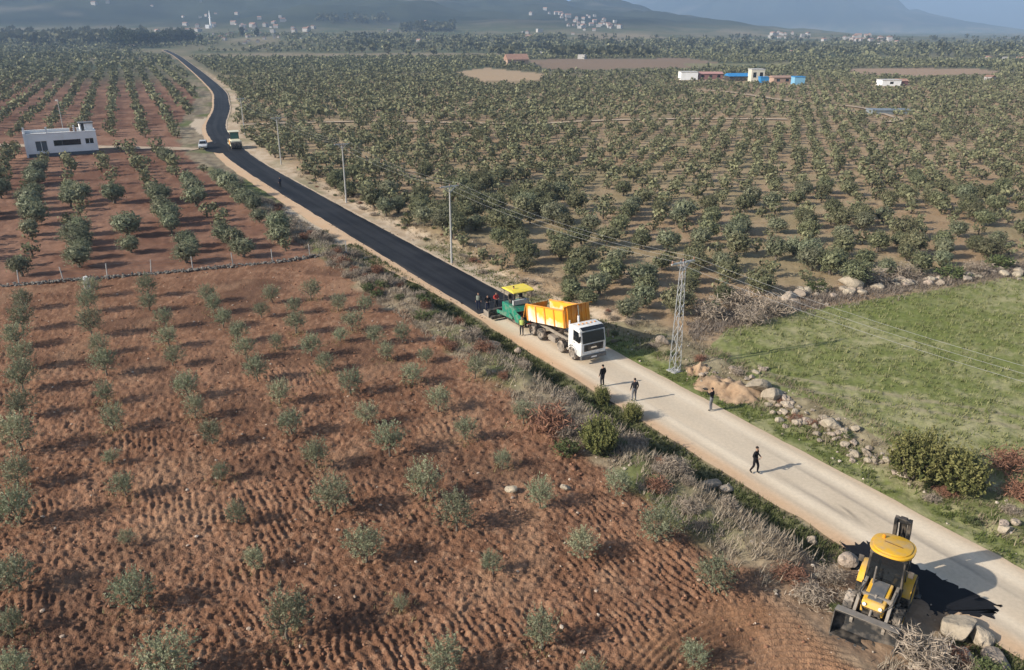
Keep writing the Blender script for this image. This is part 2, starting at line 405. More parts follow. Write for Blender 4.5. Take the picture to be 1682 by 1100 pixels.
    for k, nm in enumerate(names):
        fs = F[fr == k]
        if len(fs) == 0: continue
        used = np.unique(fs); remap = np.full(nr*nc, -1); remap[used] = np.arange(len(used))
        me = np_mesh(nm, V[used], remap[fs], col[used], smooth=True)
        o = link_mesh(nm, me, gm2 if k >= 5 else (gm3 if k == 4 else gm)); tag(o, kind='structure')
build_ground()

# ------------------------------------------------------------------ sheets that lie on the ground: roads and tracks
def sheet(name, line, left_w, right_w, zoff, m, rag=.25, seed=0, step=1.2, follow=False, thick=0.0, tintf=None, nacross=9):
    line = np.array(line, float); seg = np.sqrt(((line[1:]-line[:-1])**2).sum(1)); acc = np.concatenate([[0], np.cumsum(seg)])
    n = max(4, int(acc[-1]/step)); q = np.linspace(0, acc[-1], n)
    px = np.interp(q, acc, line[:,0]); py = np.interp(q, acc, line[:,1])
    tx = np.gradient(px); ty = np.gradient(py); l = np.hypot(tx, ty); tx /= l; ty /= l
    rx, ry = ty, -tx                                   # to the right
    V = []; cols = []
    jl = (fbm(q/2.2, q*0+seed, seed, 3)-.5)*2*rag; jr = (fbm(q/2.2, q*0+seed+5.5, seed+3, 3)-.5)*2*rag
    a = np.linspace(0, 1, nacross)
    if callable(left_w): left_w = left_w(py)
    off = (-(left_w+jl))[:,None]*(1-a)[None,:] + (right_w+jr)[:,None]*a[None,:]
    X = px[:,None]+rx[:,None]*off; Y = py[:,None]+ry[:,None]*off
    if follow: Z = land(X.ravel(), Y.ravel())[0].reshape(X.shape)+zoff
    else: Z = base_z(X.ravel(), Y.ravel()).reshape(X.shape)+zoff
    Z = Z + sstep(200, 420, Y)*.35
    if thick: pass
    V = np.stack([X, Y, Z], 2).reshape(-1, 3); idx = np.arange(n*nacross).reshape(n, nacross)
    F = [np.stack([idx[:-1,:-1].ravel(), idx[:-1,1:].ravel(), idx[1:,1:].ravel(), idx[1:,:-1].ravel()], 1)]
    if thick:                                           # the cut edges of the mat
        for col_i in (0, nacross-1):
            b = V[idx[:,col_i]].copy(); b[:,2] -= thick; base = len(V); V = np.concatenate([V, b]); bi = base+np.arange(n)
            F.append(np.stack([idx[:-1,col_i], idx[1:,col_i], bi[1:], bi[:-1]], 1))
        for row_i in (0, n-1):
            b = V[idx[row_i]].copy(); b[:,2] -= thick; base = len(V); V = np.concatenate([V, b]); bi = base+np.arange(nacross)
            F.append(np.stack([idx[row_i,:-1], idx[row_i,1:], bi[1:], bi[:-1]], 1))
    F = np.concatenate(F)
    c = tintf(V, np.concatenate([off.ravel(), np.zeros(len(V)-off.size)])) if tintf else None
    o = link_mesh(name, np_mesh(name, V, F, c, smooth=False), m); return tag(o, kind='structure')
def dirt_tint(V, off):
    x, y = V[:,0], V[:,1]
    n = fbm(x/1.3, y/1.3, 5, 4)[:,None]; st = fbm(off/.5+3, (x*.51-y*.86)/14, 6, 3)[:,None]
    c = lerp(np.array([[.56,.445,.315]]), np.array([[.69,.575,.43]]), n)
    c = lerp(c, np.array([[.46,.385,.295]]), sstep(.45,.75,st)*.6)
    mid = np.exp(-((off-.3)/1.0)**2)[:,None]; c = lerp(c, np.array([[.49,.415,.32]]), mid*.5)
    wt = (np.exp(-((off+1.3)/.35)**2)+np.exp(-((off-1.75)/.4)**2))[:,None]; c = lerp(c, np.array([[.74,.635,.49]]), wt*.55)
    q = spot(1402,845); al = (x-q[0])*.51-(y-q[1])*.86; ac_ = (x-q[0])*.86+(y-q[1])*.51
    oil = np.exp(-(al/.9)**2-(ac_/.42)**2)[:,None]*sstep(.40,.62,fbm(x/.35,y/.35,15,3)[:,None]); c = lerp(c, np.array([[.10,.09,.08]]), oil*.9)
    tm = (np.exp(-((off-.9+.25*np.sin(al/6))/.13)**2)+np.exp(-((off+.75+.25*np.sin(al/6))/.13)**2))[:,None]*sstep(10,2,np.abs(al-1.5))[:,None]; c = lerp(c, np.array([[.26,.225,.19]]), tm*sstep(.35,.65,st)*.75)
    edge = sstep(1.8,2.7,-off)[:,None]; c = lerp(c, np.array([[.56,.355,.205]]), edge*(.45+.5*n))
    edr = sstep(2.3,2.9,off)[:,None]; c = lerp(c, np.array([[.50,.36,.235]]), edr*.6)
    return c
dirt_m = mat('dirt_road', attr='tint', rough=.95, var=.10, nscale=5, bump=.012, bscale=18, spec=.06)
asph_m = mat('fresh_asphalt', (.014,.0145,.017), rough=.78, var=.22, nscale=1.2, bump=.006, bscale=55, spec=.12)
asph_r = mat('rolled_asphalt', attr='tint', rough=.72, var=.18, nscale=1.6, bump=.006, bscale=55, spec=.15)
def asph_tint(V, off):
    x, y = V[:,0], V[:,1]; run = (x*.51-y*.86)
    st = fbm(off/.45+7, run/22, 16, 3)[:,None]; n = fbm(x/2.5, y/2.5, 17, 4)[:,None]
    c = lerp(np.array([[.0085,.009,.0115]]), np.array([[.030,.0305,.034]]), sstep(.3,.75,st*.65+n*.35))
    c = lerp(c, np.array([[.030,.030,.032]]), (np.exp(-((off-.1)/.10)**2)*.5)[:,None])
    edge = (sstep(1.95,2.35,-off)+sstep(2.15,2.55,off))[:,None]; return lerp(c, np.array([[.07,.062,.054]]), edge*sstep(.45,.7,n)*.8)
asph_old = mat('far_asphalt', (.030,.031,.035), rough=.85, var=.12, nscale=.4, spec=.2)
sheet('dirt_road', RC, lambda yy: 3.05+1.15*sstep(74,86,yy)*sstep(240,150,yy), 2.95, .004, dirt_m, rag=.22, seed=2, step=.8, tintf=dirt_tint, nacross=33)
# the paved length starts at the paver
S_PAVE = spot(812, 516)
s0, u0 = line_dist(np.array([-3.4]), np.array([73.5]), RC)
seg = np.sqrt(((RC[1:]-RC[:-1])**2).sum(1)); acc = np.concatenate([[0], np.cumsum(seg)])
def on_road(u, off=0.0):
    x = np.interp(u, acc, RC[:,0]); y = np.interp(u, acc, RC[:,1]); x2 = np.interp(u+.5, acc, RC[:,0]); y2 = np.interp(u+.5, acc, RC[:,1])
    tx, ty = (x2-x)/math.hypot(x2-x, y2-y), (y2-y)/math.hypot(x2-x, y2-y)
    return float(x+ty*off), float(y-tx*off), math.atan2(ty, tx)
U_PAVE = float(u0[0])
us = np.arange(U_PAVE-4.6, acc[-1]-5, 1.5); pv = np.array([on_road(u)[:2] for u in us])
sheet('asphalt_road', pv, 2.35, 2.55, .055, asph_r, rag=.14, seed=9, step=.9, thick=.12, tintf=asph_tint, nacross=19)
# widening at the junction and the black patch under the digger
def flat_patch(name, pts, z, m, thick=.05, seed=0, rag=.09):
    P3 = [spot(*p) for p in pts]; out = []
    rr = random.Random(seed)
    for i in range(len(P3)):
        a = P3[i]; b = P3[(i+1) % len(P3)]
        for k in range(14):
            t = k/14; out.append((a[0]+(b[0]-a[0])*t+rr.uniform(-rag,rag), a[1]+(b[1]-a[1])*t+rr.uniform(-rag,rag)))
    b_ = MB(); top = [b_.bm.verts.new((x, y, z)) for x, y in out]; bot = [b_.bm.verts.new((x, y, z-thick)) for x, y in out]
    b_.bm.faces.new(top)
    for i in range(len(top)): b_.bm.faces.new([top[i], bot[i], bot[(i+1)%len(top)], top[(i+1)%len(top)]])
    return tag(b_.build(name, m), kind='structure')
flat_patch('asphalt_junction', [(333,236),(352,232),(372,240),(376,251),(360,252),(338,248)], .062, asph_m, .15, 3)
track_m = mat('track', (.44,.345,.25), rough=.95, var=.2, nscale=.5, spec=.05)
for i, tr in enumerate(TRACKS):
    ln = smooth_line(np.array(tr), 6)
    sheet('dirt_track', ln, (1.1,.9,1.9,2.6)[i], (1.1,.9,1.9,2.6)[i], (.30,.35,.10,1.6)[i], track_m, rag=(1.0,.8,.5,.6)[i], seed=20+i, step=3.0, follow=True, nacross=5)
# ================================================================== PLANTS
def leaf_cloud(rng, n_shoots, per, leaf, crown, up=.6, spread=.45, shoot=.30, wid=.34, flat=0.0, hollow=.45, colA=(.13,.15,.085), colB=(.20,.215,.14), stripes=None, zmin=None, tang=0.0):
    """leaves set along shoots that start in an uneven crown; returns verts, quads, colours"""
    nl = 7
    lobes = rng.normal(size=(nl,3)); lobes /= np.linalg.norm(lobes,axis=1)[:,None]; lamp = rng.uniform(.0,.34,nl)
    d = rng.normal(size=(n_shoots,3)); d /= np.linalg.norm(d,axis=1)[:,None]
    r = hollow+(1-hollow)*rng.random(n_shoots)**.6
    bulge = .82+(np.maximum(0,d@lobes.T)**3*lamp[None,:]).sum(1)
    cx, cy, cz, rx, ry, rz = crown
    base = d*(r*bulge)[:,None]*np.array([rx,ry,rz])*.80
    out = d*.7+np.array([0,0,up])+rng.normal(size=(n_shoots,3))*spread
    out /= np.linalg.norm(out,axis=1)[:,None]
    L = shoot*rng.uniform(.5,1.25,n_shoots)
    k = np.linspace(.1,1,per)
    p = base[:,None,:]+out[:,None,:]*(L[:,None,None]*k[None,:,None]); p[...,2] -= (L[:,None]*k[None,:]**2)*flat
    p = p.reshape(-1,3)+rng.normal(size=(n_shoots*per,3))*leaf*.25+np.array([cx,cy,cz])
    ax = np.repeat(out,per,axis=0)*.55+rng.normal(size=p.shape)*.7; ax /= np.linalg.norm(ax,axis=1)[:,None]
    if tang > 0:
        nrm = np.repeat(d,per,axis=0)+rng.normal(size=p.shape)*(1-tang)*.9; nrm /= np.linalg.norm(nrm,axis=1)[:,None]; ax = np.cross(nrm, rng.normal(size=p.shape)); ax /= np.linalg.norm(ax,axis=1)[:,None]
    sd = np.cross(ax, nrm if tang > 0 else rng.normal(size=p.shape)); sd /= np.linalg.norm(sd,axis=1)[:,None]
    ll = leaf*rng.uniform(.7,1.35,len(p)); lw = ll*wid
    v = np.stack([p-ax*ll[:,None]*.5, p+sd*lw[:,None]*.5, p+ax*ll[:,None]*.5, p-sd*lw[:,None]*.5],1)
    if zmin is not None: v[...,2] = np.maximum(v[...,2], zmin)
    q = np.arange(len(p)*4).reshape(-1,4)
    tone = np.repeat(rng.random(n_shoots),per)*.55+rng.random(len(p))*.45
    c = np.array(colA)[None,:]*(1-tone[:,None])+np.array(colB)[None,:]*tone[:,None]
    return v.reshape(-1,3), q, np.repeat(c,4,axis=0)
def tubes_np(segs, n=5):
    """segs: list of (points, radii) -> verts, quads"""
    V = []; F = []; b = 0
    for pts, rad in segs:
        pts = np.array(pts, float); m = len(pts)
        t = np.gradient(pts, axis=0); t /= np.linalg.norm(t,axis=1)[:,None]+1e-9
        ref = np.array([1.0,.3,.1]); a = np.cross(t, ref); a /= np.linalg.norm(a,axis=1)[:,None]+1e-9; bb = np.cross(t, a)
        ang = np.arange(n)*2*math.pi/n
        ring = pts[:,None,:]+(a[:,None,:]*np.cos(ang)[None,:,None]+bb[:,None,:]*np.sin(ang)[None,:,None])*np.array(rad)[:,None,None]
        V.append(ring.reshape(-1,3)); idx = b+np.arange(m*n).reshape(m,n)
        nx = np.roll(idx,-1,axis=1)
        F.append(np.stack([idx[:-1].ravel(), nx[:-1].ravel(), nx[1:].ravel(), idx[1:].ravel()],1)); b += m*n
    return np.concatenate(V), np.concatenate(F)
def limb(rng, p0, p1, bend=.12, n=5):
    p0 = np.array(p0); p1 = np.array(p1); t = np.linspace(0,1,n)[:,None]; L = np.linalg.norm(p1-p0)
    off = rng.normal(size=3)*bend*L
    return p0+(p1-p0)*t+off*(np.sin(t*math.pi))
def olive_meshes(seed, kind):
    """unit tree: crown about 1 wide; heights in the same unit"""
    rng = np.random.default_rng(seed)
    if kind == 'young':
        th, cz, rz = .20, .48, .38; shoots, per, leaf, sh = 210, 12, .056, .26; A, B = (.155,.172,.098), (.335,.34,.215); hol = .15
    else:
        th, cz, rz = .22, .50, .42; shoots, per, leaf, sh = 230, 11, .066, .18; A, B = (.085,.097,.050), (.258,.25,.135); hol = .45
    if kind == 'pale': A, B = (.125,.140,.078), (.30,.302,.19)
    crown = (rng.uniform(-.04,.04), rng.uniform(-.04,.04), cz, .46*rng.uniform(.9,1.1), .46*rng.uniform(.9,1.1), rz)
    v, q, c = leaf_cloud(rng, shoots, per, leaf, crown, up=.75 if kind=='young' else .5, shoot=sh, hollow=hol, colA=A, colB=B, zmin=.05)
    if kind != 'young':                                   # second, inner layer that closes the crown
        v2, q2, c2 = leaf_cloud(rng, 150, 5, .10, (crown[0],crown[1],crown[2]-.01,.40,.40,rz*.86), hollow=.55, shoot=.12, wid=.6, colA=A, colB=B, tang=.75)
        q = np.concatenate([q, q2+len(v)]); v = np.concatenate([v, v2]); c = np.concatenate([c, c2])
    segs = []; top = np.array([rng.uniform(-.03,.03), rng.uniform(-.03,.03), th]); w = .028 if kind == 'young' else .048
    segs.append((limb(rng,(0,0,-.06),top,.08), np.linspace(w*1.35,w*.8,5)))
    for i in range(5):
        a = i*2*math.pi/5+rng.uniform(-.4,.4); e = np.array([math.cos(a)*.30, math.sin(a)*.30, cz+rng.uniform(-.05,.22)])
        segs.append((limb(rng,top,e,.14), np.linspace(w*.62,w*.16,5)))
        for j in range(2):
            m = top+(e-top)*rng.uniform(.45,.8); e2 = m+rng.normal(size=3)*.10+np.array([0,0,.13]); segs.append((limb(rng,m,e2,.1,3), np.linspace(w*.28,w*.08,3)))
    tv, tf = tubes_np(segs, 5)
    return (np_mesh('crown',v,q,c), np_mesh('trunk',tv,tf,smooth=True))
leaf_m = mat('olive_leaf', attr='tint', rough=.62, var=0, objvar=.26, hue=.02, transl=.22, spec=.25)
leaf_m2 = mat('shrub_leaf', attr='tint', rough=.75, var=0, objvar=.15, hue=.01, transl=.12, spec=.12)
bark_m = mat('olive_bark', (.15,.125,.10), rough=.95, var=.3, nscale=14, spec=.05)
twig_m = mat('dry_twig', attr='tint', rough=.95, var=0, objvar=.14, spec=.05)
YOUNG = [olive_meshes(100+i,'young') for i in range(9)]
OLD = [olive_meshes(200+i,'olive') for i in range(9)]; PALE = [olive_meshes(240+i,'pale') for i in range(9)]
for a, b in YOUNG+OLD+PALE: a.materials.append(leaf_m); b.materials.append(bark_m)

# ---- trees of the ploughed field, one by one as they stand (crown centre x, y and crown width)
FIELD = [(275,1062,112),(728,1066,88),(1140,1064,62),(968,1096,62),(20,1016,55),(475,1000,98),(890,1030,72),(30,1092,80),(660,985,34),
 (220,962,82),(30,930,82),(420,912,46),(600,885,78),(808,920,46),(955,885,68),(1170,938,74),(1080,848,84),(750,835,74),(885,806,58),(550,806,78),
 (390,836,50),(212,880,34),(35,826,74),(365,770,38),(205,790,52),(695,785,74),(1012,785,54),(825,750,38),(30,770,62),(185,745,34),(520,740,58),
 (640,715,68),(765,700,48),(860,670,52),(720,650,52),(605,672,52),(480,685,58),(350,705,52),(36,706,74),(187,682,52),(175,640,46),(36,658,56),
 (40,612,62),(310,627,54),(322,665,46),(460,640,46),(575,622,52),(677,607,48),(780,600,42),(422,602,52),(175,592,52),(40,580,52),(286,580,42),
 (535,590,38),(635,573,38),(512,562,48),(405,570,42),(277,547,48),(165,560,42),(30,546,48),(392,541,42),(615,545,42),(367,517,42),(487,527,42),
 (580,521,46),(152,527,52),(272,520,38),(40,516,52),(484,497,36),(556,492,38),(147,492,42),(246,492,38),(342,478,38),(352,497,36),(430,505,34),
 (447,479,38),(512,474,38),(600,496,36),(660,545,36),(245,468,40),(40,487,44),(150,468,40),(560,545,34),(700,580,34),(455,560,30)]
def crown_base(cx, cy, wpx, hr):
    """foot of a tree whose crown shows there"""
    p = spot(cx, cy+8)
    for _ in range(4):
        sc = scale_at(p[1]); w = wpx/sc; h = w*hr
        p = spot(cx, cy+.56*h*sc*.86)
    return p, w
trees = []          # (x, y, z, width, kind)
for cx, cy, w in FIELD:
    p, wm = crown_base(cx, cy, w, 1.0); trees.append((p[0], p[1], p[2], wm*.92, 'field'))
rt = random.Random(5)
def grid_trees(org, ang, da, db, na, nb, keep, wid, jit, kind, drop=.08):
    ca, sa = math.cos(ang), math.sin(ang)
    ia, ib = np.meshgrid(np.arange(-na, na+1), np.arange(0, nb)); ia = ia.ravel(); ib = ib.ravel()
    A = ia*da+RNG.normal(size=ia.size)*jit; B = ib*db+RNG.normal(size=ia.size)*jit
    x = org[0]+A*ca-B*sa; y = org[1]+A*sa+B*ca
    z, s, u = land(x, y)
    m = keep(x, y, s) & (RNG.random(ia.size) > drop)
    w = wid(x[m], y[m])*RNG.uniform(.62, 1.3, m.sum())
    for X, Y, Z, W in zip(x[m], y[m], z[m], w): trees.append((float(X), float(Y), float(Z), float(W), kind))
HOUSE = np.array([-92.4, 165.2])
def view_ok(x, y, mx=.77): return (np.abs(x) < (y+14)*mx) & (y > 20)
def off_tracks(x, y, d=3.0):
    ok = np.ones(x.shape, bool)
    for i, tr in enumerate(TRACKS):
        ok &= ring_dist(x, y, tr) > (d if i < 2 else 3.6)
        if i < 2:
            for k in (5, 11): ok &= (ring_dist(x*(1+k/y), y+k, tr) > 2.6) | (hash2(np.floor(x*7), np.floor(y*7), 3) < .35)
    for cp in CLEAR:
        for k in (0, 12, 24, 36): ok &= ~in_poly(x*(1+k/y), y+k, cp)
    for gp in GRAVEL: ok &= ~in_poly(x, y, gp)
    return ok
BUILT = []           # x, y, radius kept free of trees
def off_built(x, y):
    ok = np.ones(x.shape, bool)
    for bx, by, br in BUILT: ok &= (x-bx)**2+(y-by)**2 > br*br
    return ok
BUILT += [(-92.4,166.5,9.5),(-67,173,5), (-85,160,3)]
for q in ((1132,130,9),(1166,128,12),(1215,132,11),(1245,133,9),(1284,136,9),(1313,138,7),(1463,140,10)):
    p = spot(q[0], q[1]); BUILT.append((p[0], p[1]-3, q[2])); BUILT.append((p[0]*.965, p[1]*.965, q[2]*.8))
wl_y = lambda x: np.interp(x, WALL_LINE[:,0], WALL_LINE[:,1])
# orchard between the low wall and the house
grid_trees((-10, 70), R(28), 5.3, 3.9, 30, 50, lambda x,y,s: (s < -9.5) & (y > wl_y(x)+3) & (x*.5+y*.87 < 112+0*x) & (y-.0*x < 176) & view_ok(x,y) & off_tracks(x,y) & off_built(x,y), lambda x,y: 3.05+0*x, .5, 'orchard', .14)
# rows beyond the house
grid_trees((-60, 150), R(25), 7.0, 4.2, 60, 190, lambda x,y,s: (s < -8) & (y > 190) & (x*.42+y*.9 > 112) & (y < 520) & view_ok(x,y) & off_tracks(x,y) & off_built(x,y), lambda x,y: 2.7+(y-190)*.004, .45, 'orchard', .08)
# the grove right of the road: loose near the road, in rows further right
def right_ok(x, y, s): return (s > np.where(y > 64, 5.7, 8.6)) & ~in_poly(x, y, [(m[0]-0, m[1]+0) for m in MEADOW]) & ~((y < 66) & (s > 5) & (x < 20) & (y < 61)) & view_ok(x, y) & off_tracks(x, y) & off_built(x, y)
def behind_hedge(x, y): return y > np.interp(x, [5,12,18.5,27,40,54.6,95], [64,63.5,67.5,72.5,78,84,100])
row_line = lambda x, y: x-.12*y+10
grid_trees((10, 40), R(-18), 3.7, 3.5, 155, 152, lambda x,y,s: right_ok(x,y,s) & behind_hedge(x,y) & (x > .10*y-4) & (y < 420), lambda x,y: 2.5+.25*sstep(170,90,y), .55, 'grove', .10)
grid_trees((10, 40), R(-18), 3.3, 3.3, 165, 165, lambda x,y,s: right_ok(x,y,s) & behind_hedge(x,y) & (x <= .10*y-4) & (y < 420), lambda x,y: 2.7+.35*sstep(170,90,y), .85, 'grove', .10)
grid_trees((10, 380), R(-18), 5.6, 5.6, 190, 74, lambda x,y,s: (s > 9) & (y >= 420) & (y < 720) & view_ok(x,y) & off_tracks(x,y) & off_built(x,y), lambda x,y: 3.5+0*x, 1.2, 'grove', .10)
grid_trees((-80, 500), R(10), 8.0, 8.0, 120, 60, lambda x,y,s: (s < -9) & (y >= 520) & (y < 760) & view_ok(x,y) & off_tracks(x,y), lambda x,y: 4.8+0*x, 2.2, 'grove', .25)
grid_trees((0, 650), R(-5), 12, 12, 170, 60, lambda x,y,s: (np.abs(s) > 10) & (y >= 720) & (y < 1350) & view_ok(x,y) & off_tracks(x,y) & (fbm(x/160,y/260,95,4) < .62), lambda x,y: 6.0+0*x, 4.0, 'grove', .2)

# ---- the 300 that show largest are trees of their own, the rest is one grove
def tree_px(t):
    sc = scale_at(t[1]); x = CXP+(t[0])*sc
    d = t[1]*_c+CAM_H*_sn; yy = CYP+FOC*((CAM_H)*_c-t[1]*_sn)/d
    if x < -30 or x > 1712 or yy < -20 or yy-t[3]*sc > 1110: return 0
    return t[3]*sc
order = sorted(range(len(trees)), key=lambda i: -(tree_px(trees[i])+(1000 if trees[i][4] == 'field' else 0)))
SINGLE = set(i for i in order[:300] if tree_px(trees[i]) > 0)
GROUPS = {'field': 'olive trees on the ploughed field', 'orchard': 'olive trees in the orchard below the white house', 'grove': 'olive trees of the grove right of the road'}
protos = {}
def place_tree(i, label):
    x, y, z, w, kind = trees[i]; r = random.Random(i*7+1)
    var = r.randrange(9); pool = YOUNG if kind == 'field' else (PALE if kind == 'orchard' or r.random() < .3 else OLD)
    o = thing('olive_tree', (x, y, z), r.uniform(0, 6.28), label, 'tree', GROUPS[kind])
    o.scale = (w, w*r.uniform(.92,1.08), w*r.uniform(.85,1.12)*(1.04 if kind == 'field' else .84))
    for nm, me in (('crown', pool[var][0]), ('trunk', pool[var][1])):
        c = bpy.data.objects.new(nm, me); COL.objects.link(c); c.parent = o
    return o
BASE_LAB = {'field': 'small grey green olive tree standing in bare red ploughed soil', 'orchard': 'full crowned olive tree in the red orchard between stone wall and white house',
            'grove': 'dense round olive tree in the grove right of the asphalt'}
SPEC_LAB = {(275,1062): 'largest olive tree on the ploughed field, cut by the bottom edge', (728,1066): 'grey olive tree in ploughed soil at the bottom edge, second largest there',
            (475,1000): 'pale leafy olive tree just above the largest one on the ploughed field', (1170,938): 'olive tree on ploughed soil nearest to the backhoe loader',
            (1080,848): 'wide grey olive tree where ploughed soil meets the dry roadside bank', (1140,1064): 'small dark olive tree beside the curved furrows at the bottom edge',
            (955,885): 'upright olive tree on ploughed soil with a long shadow towards the road', (955,885): 'upright olive tree on ploughed soil, between bottom edge and dry bank'}
fi = {(c[0], c[1]): k for k, c in enumerate(FIELD)}
spec = {fi[k]: v for k, v in SPEC_LAB.items() if k in fi}
# ---- the rest of the groves, one mass of simpler trees
def lod_tree(seed, nq, leaf):
    rng = np.random.default_rng(seed)
    v, q, c = leaf_cloud(rng, nq, 2, leaf, (0,0,.50,.45,.45,.42), up=.4, shoot=.16, wid=.72, hollow=.62, colA=(.090,.100,.055), colB=(.265,.254,.140), zmin=.04, tang=.62)
    tv, tf = tubes_np([(np.array([(0,0,-.05),(.02,.01,.2),(0,.02,.45)]), [.06,.045,.03])], 4)
    return np.concatenate([v,tv]), np.concatenate([q,tf+len(v)]), np.concatenate([c,np.tile([[.13,.11,.085]],(len(tv),1))])
LODS = [[lod_tree(300+i, 42, .20) for i in range(6)], [lod_tree(320+i, 13, .33) for i in range(6)], [lod_tree(340+i, 8, .44) for i in range(6)]]
def build_mass(ids, name, label):
    V = []; F = []; Cc = []; b = 0
    T = np.array([trees[i][:4] for i in ids]); yy = T[:,1]
    lvl = np.where(yy < 230, 0, np.where(yy < 520, 1, 2)); var = RNG.integers(0, 6, len(T)); rot = RNG.random(len(T))*6.28; tone = RNG.uniform(.62,1.28,len(T)); asp = RNG.uniform(.68,.98,len(T))
    for l in range(3):
        for k in range(6):
            m = (lvl == l) & (var == k); n = m.sum()
            if n == 0: continue
            v, q, c = LODS[l][k]; cr, sr = np.cos(rot[m]), np.sin(rot[m]); w = T[m,3]
            X = (v[None,:,0]*cr[:,None]-v[None,:,1]*sr[:,None])*w[:,None]+T[m,0][:,None]
            Y = (v[None,:,0]*sr[:,None]+v[None,:,1]*cr[:,None])*w[:,None]+T[m,1][:,None]
            Z = v[None,:,2]*(w*asp[m])[:,None]+T[m,2][:,None]
            V.append(np.stack([X,Y,Z],2).reshape(-1,3)); F.append((q[None]+(np.arange(n)*len(v))[:,None,None]).reshape(-1,4)+b); b += n*len(v)
            tt = tone[m][:,None,None]*np.array([1,1,1])[None,None,:]; Cc.append((c[None]*tt).reshape(-1,3))
    o = link_mesh(name, np_mesh(name, np.concatenate(V), np.concatenate(F), np.concatenate(Cc)), leaf_mass)
    print('mass trees', len(ids), 'quads', sum(len(f) for f in F)); return tag(o, label, 'trees', None, 'stuff')
leaf_mass = mat('olive_leaf_mass', attr='tint', rough=.7, var=0, transl=.15, spec=.12)
ORD = ['nearest','second nearest','third nearest','fourth nearest','fifth nearest','sixth nearest','seventh nearest','eighth nearest','ninth nearest','tenth nearest','eleventh nearest','twelfth nearest','thirteenth nearest','fourteenth nearest','fifteenth nearest','sixteenth nearest','seventeenth nearest','eighteenth nearest','nineteenth nearest','twentieth nearest']
def near_labels(pts, marks, fmt):
    """pts: {key: (x, y)}; marks: [(name, x, y)] -> {key: label} telling which one by its nearness to a landmark"""
    own = {}
    for k, p in pts.items():
        d = [math.hypot(p[0]-m[1], p[1]-m[2]) for m in marks]; j = d.index(min(d)); own.setdefault(j, []).append((d[j], k))
    out = {}
    for j, L in own.items():
        for r_, (d, k) in enumerate(sorted(L)):
            if r_ < len(ORD): out[k] = fmt.format(ORD[r_], marks[j][0])
    return out
MK = {'field': [('the backhoe loader',*spot(1450,990)[:2]),('the bottom left corner',*spot(0,1100)[:2]),('the white marker block',*spot(144,470)[:2]),('the tipper truck',*spot(930,570)[:2]),('the dark bush on the bank',*spot(984,740)[:2]),('the left frame edge at mid height',*spot(0,690)[:2]),('the largest field tree',*spot(280,1090)[:2]),('the paver',*spot(840,530)[:2]),('the road end of the rubble wall',*spot(500,440)[:2])],
      'orchard': [('the white house',*spot(100,255)[:2]),('the white marker block',*spot(144,470)[:2]),('the parked car',*spot(331,245)[:2]),('the road end of the rubble wall',*spot(500,440)[:2]),('the left end of the rubble wall',*spot(0,478)[:2]),('the pale lay-by left of the asphalt',*spot(500,365)[:2])],
      'grove': [('the lattice power pole',*spot(1108,608)[:2]),('the power pole by the asphalt',*spot(742,432)[:2]),('the heap of cut branches',*spot(1215,505)[:2]),('the flat pale hedge boulder',*spot(1395,470)[:2]),('the yellow paver canopy',*spot(863,520)[:2]),('the right end of the hedge',*spot(1670,440)[:2]),('the second power pole beyond the paver',*spot(569,333)[:2]),('the far road roller',*spot(390,243)[:2]),('the right frame edge, high up',*spot(1680,350)[:2]),('the middle of the grove',*spot(1100,350)[:2]),('the upper end of the pale verge',*spot(650,340)[:2])]}
FM = {'field': 'small olive tree on ploughed soil, {} to {}', 'orchard': 'olive tree in the red orchard, {} to {}', 'grove': 'round olive tree in right grove, {} to {}'}
AUTO = {}
for kd in MK: AUTO.update(near_labels({i: trees[i][:2] for i in SINGLE if trees[i][4] == kd}, MK[kd], FM[kd]))
for i in order[:300]:
    if i in SINGLE: place_tree(i, spec.get(i, AUTO.get(i, BASE_LAB[trees[i][4]])))
build_mass([i for i in range(len(trees)) if i not in SINGLE], 'olive_grove', 'rest of the grey green olive groves that fill the plain')
# ================================================================== MACHINES
dust = (.42,.34,.26)
yel = mat('digger_yellow', (.72,.40,.03), rough=.45, var=.08, nscale=3, dirt=dust, dirt_scale=2.2, dirt_amt=.5, spec=.3)
blk = mat('machine_black', (.018,.018,.018), rough=.55, var=.2, nscale=5, dirt=dust, dirt_scale=2.6, dirt_amt=.32)
drk = mat('dark_grey_paint', (.10,.105,.11), rough=.5, var=.12, dirt=dust, dirt_scale=2.2, dirt_amt=.25)
rub = mat('tyre_rubber', (.025,.024,.023), rough=.9, var=.2, dirt=dust, dirt_scale=3, dirt_amt=.45)
rub_d = mat('dusty_tyre', (.06,.055,.05), rough=.95, var=.2, dirt=(.48,.40,.32), dirt_scale=2.5, dirt_amt=.85)
glass = mat('dark_glass', (.012,.014,.016), rough=.08, var=0, spec=.6)
steel = mat('worn_steel', (.26,.24,.22), rough=.45, metal=.7, var=.2, dirt=(.10,.08,.06), dirt_amt=.5)
chrome = mat('polished_rod', (.65,.65,.66), rough=.2, metal=1.0, var=0)
dusty = mat('dusty_steel', (.30,.26,.215), rough=.9, var=.25, nscale=5, dirt=(.12,.10,.08), dirt_amt=.5)
wht = mat('white_paint', (.78,.78,.77), rough=.4, var=.04, dirt=(.50,.43,.34), dirt_scale=1.6, dirt_amt=.55, spec=.3)
org = mat('tipper_orange', (.70,.27,.02), rough=.5, var=.08, dirt=(.50,.38,.24), dirt_scale=1.4, dirt_amt=.35)
lamp = mat('lamp_glass', (.75,.74,.70), rough=.15, var=0)
redl = mat('red_lens', (.45,.02,.01), rough=.2, var=0)
grn_m = mat('paver_green', (.014,.20,.125), rough=.45, var=.08, dirt=(.25,.24,.19), dirt_scale=2.4, dirt_amt=.55)
